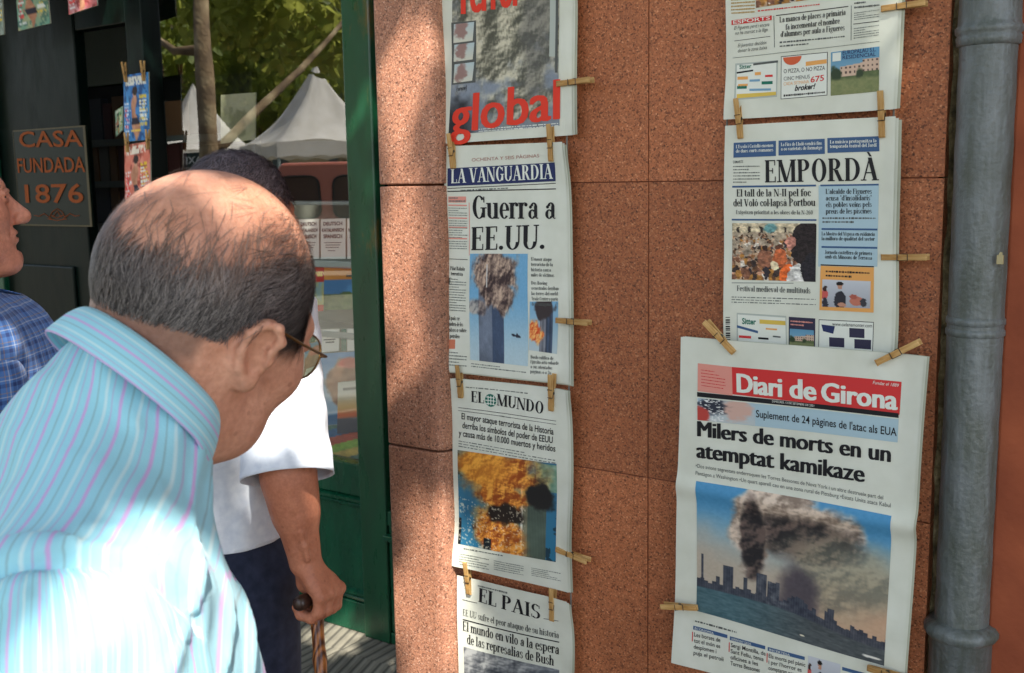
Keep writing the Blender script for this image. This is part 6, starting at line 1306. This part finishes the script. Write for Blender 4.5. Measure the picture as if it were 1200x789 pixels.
for i, (a, b_, c) in enumerate(A3): parts.append(surface(blend([arms3[1 + 2 * i]] + relaxed_hand(c, c - b_, np.array((-1. if i == 0 else 1., 0, 0)), -1 if i == 0 else 1), .01), c - np.array((.1, .1, .2)), c + np.array((.1, .16, .12)), .005, 1))
V, F = merge(parts); L_ = H3.loc(V); ins = np.arange(len(V)) < len(parts[0][0])
hair3 = lambda p: sst(-.05, -.02, p[:, 2] - np.maximum(0, p[:, 1] + .01) * 1.0) * (1 - ((np.abs(p[:, 0]) > .062) & (p[:, 2] < .03) & (p[:, 1] > -.045)))
M_skin3 = skin('ruddy_skin', rgb(206, 142, 116)); obj('body', V, F, M_skin3, M3, smooth=True, attrs={'tint': np.where(ins, hair3(L_) * .5, 0)})
strands(H3, 'hair', M_hair, M3, hair3, 6000, .03, lambda p: np.stack([np.sign(p[:, 0]) * .2, -.9 + 0 * p[:, 0], -.5 + 0 * p[:, 0]], 1), .0009, .14, 25, ((110, 108, 108), (190, 188, 186)), .4)
strands(H3, 'eyebrow', M_hair, M3, lambda p: ((p[:, 2] > .020) & (p[:, 2] < .032) & (p[:, 1] > .06) & (np.abs(p[:, 0]) > .012) & (np.abs(p[:, 0]) < .05)) * 1.0, 500, .010, lambda p: np.stack([np.sign(p[:, 0]), .0 * p[:, 0], .2 + 0 * p[:, 0]], 1), .0006, .3, 26, ((90, 84, 82), (150, 144, 140)), .4)
eyes(H3, M3)
def plaid(k):
    a = stripes(k, 's', .024, [(.1, .34, rgb(30, 56, 112)), (.5, .56, rgb(190, 196, 206)), (.74, .8, rgb(150, 120, 90))], rgb(72, 114, 176)); b_ = stripes(k, 't', .024, [(.1, .34, rgb(40, 60, 110)), (.5, .56, rgb(190, 196, 206)), (.74, .8, rgb(150, 130, 100))], rgb(76, 118, 178)); return k.mix(.5, a, b_)
m_pl = cloth_mat('blue_plaid_cloth', plaid)
st3 = blend([el((0, .035, z3_ - .305), (.185, .135, .19)), (rc((-.17, -.005, z3_ - .208), (.17, -.005, z3_ - .208), .074, .074), .05), (el((0, .06, z3_ - .66), (.19, .16, .26)), .06), (rc((0, -.02, z3_ - .13), (0, -.02, z3_ - .24), .072, .1), .05)], .05)
sd3 = lambda p: st3(p) - (1 - 2 * np.abs(fbm(p * np.array([10, 10, 6]) + 5, 6, 3) - .5) - .75) * .018
v, f = surface(sd3, (-.32, -.3, z3_ - .80), (.32, .25, z3_ - .10), .009, 1); o = obj('shirt', v, f, m_pl, M3, smooth=True, attrs={'s': np.arctan2(v[:, 1] + .05, v[:, 0]) * .19, 't': v[:, 2]}); cut(o, (0, 0, z3_ - .115), tuple(nrm((0, .3, 1)))); cut(o, (0, 0, z3_ - .78), (0, 0, -1)); solid(o, .002)
for (a, b_, c) in A3: sg_ = np.sign(a[0]); tube_cloth('sleeve', [a + np.array((-sg_ * .05, 0, .03)), a + np.array((sg_ * .004, 0, 0)), lerp(a, b_, .4), lerp(a, b_, .75), lerp(a, b_, .95)], [(.07, .07), (.078, .08), (.078, .08), (.08, .082), (.083, .085)], m_pl, M3, 48, fold=.005, seed=18)
collar(M3, (0, -.012, z3_ - .114), 16, .078, .086, m_pl)
legs_cloth(M3, [[(s_ * .09, -.04, .84), (s_ * .1, -.03, .47), (s_ * .105, -.06, .09)] for s_ in (1, -1)], M_trou1, 8); shoes(M3, [(s_ * .105, -.06, .10) for s_ in (1, -1)])
# ------------------------------------------------------------------ the street across, seen mirrored in the shop window
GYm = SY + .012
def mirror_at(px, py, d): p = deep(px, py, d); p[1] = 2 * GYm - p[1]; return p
m = M_leaf = mat('plane_tree_leaf', rgb(70, 100, 36), .5, .3); k = N(m); k.color(k.ramp(k.n('ObjectInfo').outputs['Random'], [(0, rgb(70, 98, 34)), (1, rgb(80, 108, 40))]))
lv = k.n('TexNoise', {'Scale': 3.0, 'Vector': k.coord()}).outputs['Fac']; k.color(k.ramp(lv, [(.3, rgb(70, 98, 34)), (.7, rgb(140, 152, 62))]))
tl_ = k.n('BsdfTranslucent', {'Color': (.55, .58, .12, 1)}); ms = k.n('MixShader', {'Fac': .5}); k.link(k.b.outputs[0], ms.inputs[1]); k.link(tl_.outputs[0], ms.inputs[2]); k.link(ms.outputs[0], k.t.nodes['Material Output'].inputs[0])
m = M_bark = mat('plane_tree_bark', rgb(120, 98, 70), .85); k = N(m); k.color(k.ramp(k.noise(5, 5), [(.3, rgb(84, 66, 46)), (.5, rgb(126, 104, 74)), (.7, rgb(170, 152, 116))])); k.bump(k.noise(30, 5), .6, .02)
def leaves(cen, size, n, r, keep=None, lsz=(.09, .16)):
    p = []
    while len(p) < n:
        q = cen + (r.random((n, 3)) * 2 - 1) * size; rr = (((q - cen) / size) ** 2).sum(1); ok = (rr < 1) & (r.random(n) < .25 + .75 * rr) & (fbm(q * .8, 5, 2) > .42)
        q = q[ok]
        if keep is not None: q = q[keep(q)]
        p += list(q)
    return np.array(p[:n])
def leaf_mesh(p, r, lsz=(.09, .16)):
    n = len(p); a = r.normal(size=(n, 3)); a /= np.linalg.norm(a, axis=1)[:, None]; b = np.cross(a, r.normal(size=(n, 3))); b /= np.linalg.norm(b, axis=1)[:, None]; s = r.uniform(*lsz, n)[:, None] * .5; c = np.cross(a, b)
    Vs = [p - a * s, p - a * s * .2 + b * s * .8 + c * s * .15, p + a * s * .6 + b * s * .45, p + a * s * 1.1, p + a * s * .6 - b * s * .45, p - a * s * .2 - b * s * .8 + c * s * .15]
    V = np.stack(Vs, 1).reshape(-1, 3); k_ = np.arange(n)[:, None] * 6; return V, np.concatenate([k_ + np.array([0, 1, 2, 3]), k_ + np.array([0, 3, 4, 5])])
def tree(base, h, r0, limbs, blobs, label, seed, lsz=(.12, .22), keep=None):
    r = np.random.default_rng(seed); t_ = thing('plane_tree', label, 'tree', tuple(base), 0, 'plane trees along the street'); b = MB()
    b.tube([base + np.array((0, 0, -.1)), base + np.array((.0, 0, .3)), base + np.array((.04, .02, h * .5)), base + np.array((.1, .05, h))], [r0 * 1.5, r0 * 1.1, r0 * .95, r0 * .75], 14)
    for ch in limbs: b.tube(ch, list(np.linspace(r0 * .62, r0 * .16, len(ch))), 9)
    b.build('trunk', M_bark, t_, smooth=True)
    p = np.concatenate([leaves(np.array(c), np.array(s), n, r, keep) for c, s, n in blobs]); V, F = leaf_mesh(p, r, lsz); obj('crown', V, F, M_leaf, t_); return t_
# tree whose trunk and bough show in the glass
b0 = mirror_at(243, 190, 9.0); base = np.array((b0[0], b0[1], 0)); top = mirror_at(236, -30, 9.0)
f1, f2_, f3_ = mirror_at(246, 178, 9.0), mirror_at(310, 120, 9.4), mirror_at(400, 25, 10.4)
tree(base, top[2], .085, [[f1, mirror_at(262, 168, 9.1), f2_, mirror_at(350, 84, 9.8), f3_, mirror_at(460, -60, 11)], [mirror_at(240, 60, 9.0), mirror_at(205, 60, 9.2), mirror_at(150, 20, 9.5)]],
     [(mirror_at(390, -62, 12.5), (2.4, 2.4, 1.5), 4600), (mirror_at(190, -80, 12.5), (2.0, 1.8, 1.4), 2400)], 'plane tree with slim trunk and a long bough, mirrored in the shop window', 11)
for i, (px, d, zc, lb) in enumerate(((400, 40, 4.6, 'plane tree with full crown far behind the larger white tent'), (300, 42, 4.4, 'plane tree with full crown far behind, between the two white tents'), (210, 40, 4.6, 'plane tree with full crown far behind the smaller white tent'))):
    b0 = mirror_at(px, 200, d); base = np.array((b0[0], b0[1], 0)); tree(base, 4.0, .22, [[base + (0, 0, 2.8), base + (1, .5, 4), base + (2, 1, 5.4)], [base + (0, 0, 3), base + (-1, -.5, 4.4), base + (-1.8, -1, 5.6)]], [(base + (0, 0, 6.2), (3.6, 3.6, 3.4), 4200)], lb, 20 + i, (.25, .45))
# tents
M_tent = mat('tent_fabric', rgb(222, 218, 208), .7, .2); k = N(M_tent); k.color(k.ramp(k.noise(2.5, 4), [(.3, rgb(206, 202, 190)), (.7, rgb(230, 227, 218))]))
tl_ = k.n('BsdfTranslucent', {'Color': (.6, .55, .45, 1)}); ms = k.n('MixShader', {'Fac': .3}); k.link(k.b.outputs[0], ms.inputs[1]); k.link(tl_.outputs[0], ms.inputs[2]); k.link(ms.outputs[0], k.t.nodes['Material Output'].inputs[0])
def tent(px, d, half, eave, peak, label):
    b0 = mirror_at(px, 200, d); t_ = thing('market_tent', label, 'tent', (b0[0], b0[1], 0), R(25), 'white peaked tents across the street'); c = np.array((b0[0], b0[1])); V = []; n = 40; rows = 14; cs, sn = math.cos(R(25)), math.sin(R(25))
    for i in range(rows + 1):
        q = i / rows; rad = half * (1 - q) ; zz = eave + (peak - eave) * (q ** 1.9 * .75 + q * .25)
        for j in range(n):
            a = 2 * math.pi * j / n; k_ = 1 / max(abs(math.cos(a)), abs(math.sin(a))); x, y = rad * k_ * math.cos(a), rad * k_ * math.sin(a); sag = -.10 * math.sin(2 * a) ** 2 * (1 - q) * 0
            V.append((c[0] + cs * x - sn * y, c[1] + sn * x + cs * y, zz + .05 * (1 - q) * math.sin(4 * a) + .02 * math.sin(9 * q + 5 * a)))
    F = [(i * n + j, i * n + (j + 1) % n, (i + 1) * n + (j + 1) % n, (i + 1) * n + j) for i in range(rows) for j in range(n)]; obj('roof', V, F, M_tent, t_, smooth=True)
    V = []; 
    for zz in (eave + .02, eave - .28):
        for j in range(n): a = 2 * math.pi * j / n; k_ = 1 / max(abs(math.cos(a)), abs(math.sin(a))); x, y = half * k_ * math.cos(a) * 1.003, half * k_ * math.sin(a) * 1.003; V.append((c[0] + cs * x - sn * y, c[1] + sn * x + cs * y, zz - (.06 * abs(math.sin(a * 10)) if zz < eave else 0)))
    obj('valance', V, [(j, (j + 1) % n, n + (j + 1) % n, n + j) for j in range(n)], M_tent, t_)
    for sx in (-1, 1):
        for sy in (-1, 1): x, y = sx * half * .97, sy * half * .97; b = MB(); b.tube([(c[0] + cs * x - sn * y, c[1] + sn * x + cs * y, 0), (c[0] + cs * x - sn * y, c[1] + sn * x + cs * y, eave)], .035, 8); b.build('tent_pole', M_shelf, t_)
    return t_
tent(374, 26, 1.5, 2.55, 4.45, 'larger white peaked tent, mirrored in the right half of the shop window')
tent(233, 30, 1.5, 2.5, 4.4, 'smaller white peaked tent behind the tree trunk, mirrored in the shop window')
# van
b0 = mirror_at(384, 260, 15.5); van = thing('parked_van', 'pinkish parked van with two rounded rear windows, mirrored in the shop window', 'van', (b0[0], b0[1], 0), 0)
dv = nrm(np.array((-b0[0] - 2.0, 2 * GYm - b0[1], 0))); sdv = np.array((-dv[1], dv[0], 0)); O = np.array((b0[0], b0[1], 0)); pt = lambda a, s_, zz: O - dv * a + sdv * s_ + np.array((0, 0, zz))
m_van = mat('faded_red_paint', rgb(196, 120, 104), .35); b = MB()
pro = [(-.80, .35), (-.82, .9), (-.80, 1.2), (-.74, 1.75), (-.62, 1.92), (.62, 1.92), (.74, 1.75), (.80, 1.2), (.82, .9), (.80, .35)]; n = len(pro)
b.add([pt(0, a, zz) for a, zz in pro] + [pt(3.4, a, zz) for a, zz in pro], [tuple(range(n)), tuple(range(n, 2 * n))[::-1]] + [(i, n + i, n + (i + 1) % n, (i + 1) % n) for i in range(n)]); b.build('body', m_van, van, bevel=.04)
for s_ in (-.38, .38):
    rr = [(s_ + .29 * math.copysign(abs(math.cos(t)) ** .4, math.cos(t)), 1.42 + .30 * math.copysign(abs(math.sin(t)) ** .4, math.sin(t))) for t in np.linspace(0, 2 * math.pi, 33)[:-1]]; V = [pt(-.012, a, zz) for a, zz in rr]; obj('rear_window', V, [tuple(range(32))], mat('van_glass', (.10, .06, .05), .08), van); b = MB(); b.tube([pt(-.012, a, zz) for a, zz in rr + rr[:1]], .016, 6, caps=False); b.build('window_seal', M_black, van)
for a in (.6, 2.7):
    for s_ in (-.74, .74): b = MB(); b.tube([pt(a, s_ - .09, .32), pt(a, s_ + .09, .32)], .32, 20); b.build('wheel', M_black, van)
b = MB(); b.add([pt(-.05, -.8, .42), pt(-.05, .8, .42), pt(-.05, .8, .56), pt(-.05, -.8, .56), pt(.05, -.8, .42), pt(.05, .8, .42), pt(.05, .8, .56), pt(.05, -.8, .56)], [(0,1,2,3),(4,5,6,7),(0,1,5,4),(1,2,6,5),(2,3,7,6),(3,0,4,7)]); b.build('bumper', M_shelf, van)
# taxi sign
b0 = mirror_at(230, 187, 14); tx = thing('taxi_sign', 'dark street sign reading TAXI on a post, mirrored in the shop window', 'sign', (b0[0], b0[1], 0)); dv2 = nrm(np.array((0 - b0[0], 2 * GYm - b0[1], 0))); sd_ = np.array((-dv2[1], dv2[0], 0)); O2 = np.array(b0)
w_ = .17; h_ = .095; pq = lambda a, s_, zz: O2 + dv2 * a + sd_ * s_ + np.array((0, 0, zz)); b = MB(); b.add([pq(-.03, -w_, -h_), pq(-.03, w_, -h_), pq(-.03, w_, h_), pq(-.03, -w_, h_), pq(0, -w_, -h_), pq(0, w_, -h_), pq(0, w_, h_), pq(0, -w_, h_)], [(3,2,1,0),(4,5,6,7),(0,1,5,4),(1,2,6,5),(2,3,7,6),(3,0,4,7)]); b.build('board', mat('taxi_green', rgb(20, 44, 40), .4), tx)
v, f = sans('TAXI', .01); obj('lettering', [pq(.004, -.14 + .28 * a, -.05 + .1 * b_) for a, b_ in v], f, mat('taxi_white', rgb(220, 220, 220), .5), tx); b = MB(); b.tube([(b0[0], b0[1], 0), (b0[0], b0[1], b0[2] - h_)], .03, 8); b.build('post', M_shelf, tx)
# street across
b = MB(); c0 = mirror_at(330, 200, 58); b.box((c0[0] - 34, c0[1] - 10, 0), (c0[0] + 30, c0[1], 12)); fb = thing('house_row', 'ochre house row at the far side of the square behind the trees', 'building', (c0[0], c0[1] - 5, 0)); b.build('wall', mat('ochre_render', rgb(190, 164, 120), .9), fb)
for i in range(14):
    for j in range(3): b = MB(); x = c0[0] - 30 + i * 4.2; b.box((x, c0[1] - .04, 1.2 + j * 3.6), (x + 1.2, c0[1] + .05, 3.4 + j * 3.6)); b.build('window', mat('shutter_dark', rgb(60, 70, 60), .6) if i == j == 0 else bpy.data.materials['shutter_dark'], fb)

# ------------------------------------------------------------------ the tree overhead that dapples the light
r = np.random.default_rng(42)
SPOTS = [  # (point in the sun, radius)
    (deep(100, 960, .66), .080), (deep(255, 780, .84), .075), (deep(262, 735, .85), .03), (deep(320, 470, 1.88), .09), (deep(350, 520, 1.88), .10), (deep(370, 545, 1.88), .06), (deep(345, 440, 1.88), .05),
    (deep(320, 240, .90), .05), (deep(255, 235, .90), .035), (deep(180, 250, .9), .025),
    (at(505, 650, PY), 0.063), (at(520, 740, PY), 0.078), (at(480, 690, PY), 0.058), (at(470, 90, PY), 0.068), (at(520, 700, PY), 0.068), (at(465, 300, PY), 0.058), (at(480, 440, PY), 0.048),
    (at(422, 130, SY - .03), .06), (at_z(400, 750, .09), .09), (at_z(375, 740, .09), .06), (deep(30, 390, 1.65), .04), (deep(345, 575, 1.85), .02)]
def shade(q):
    ok = np.ones(len(q), bool)
    for (c, rad) in SPOTS:
        w = q - c; t_ = w @ SUND; d = np.linalg.norm(w - t_[:, None] * SUND, axis=1); ok &= ~((d < rad + .02) & (t_ > 0))
    return ok
cb = np.array((2.6, -3.4, 0)); cc = np.array((-1.4, .5, 1.2)) + SUND * 5.0
tr = thing('plane_tree', 'big plane tree behind the viewer whose crown shades the pavement', 'tree', tuple(cb), 0, 'plane trees along the street')
b = MB(); b.tube([cb + (0, 0, -.1), cb + (0, 0, .4), cb + (-.05, .1, 2.2), cb + (-.2, .3, 3.6), cc + (0, 0, .4)], [.3, .22, .19, .17, .08], 14); q_ = cb + np.array((-.2, .3, 3.6))
for e in ((-2.5, 1.4, .3), (1.6, 1.6, .5), (-1.5, -1.2, .6), (.6, -1.8, .4)): b.tube([q_, lerp(q_, cc + np.array(e), .5) + (0, 0, .2), cc + np.array(e)], [.12, .08, .03], 8)
b.build('trunk', M_bark, tr, smooth=True)
n = 0; P_ = []
while n < 33000:
    q = cc + (r.random((8000, 3)) * 2 - 1) * np.array((4.4, 3.2, .75)); q = q[(((q - cc) / np.array((4.4, 3.2, .75))) ** 2).sum(1) < 1]; q = q[shade(q)]; P_.append(q); n += len(q)
V, F = leaf_mesh(np.concatenate(P_), r, (.11, .18)); obj('crown', V, F, M_leaf, tr)
for o in S.objects:
    if '_local' in o: del o['_local']
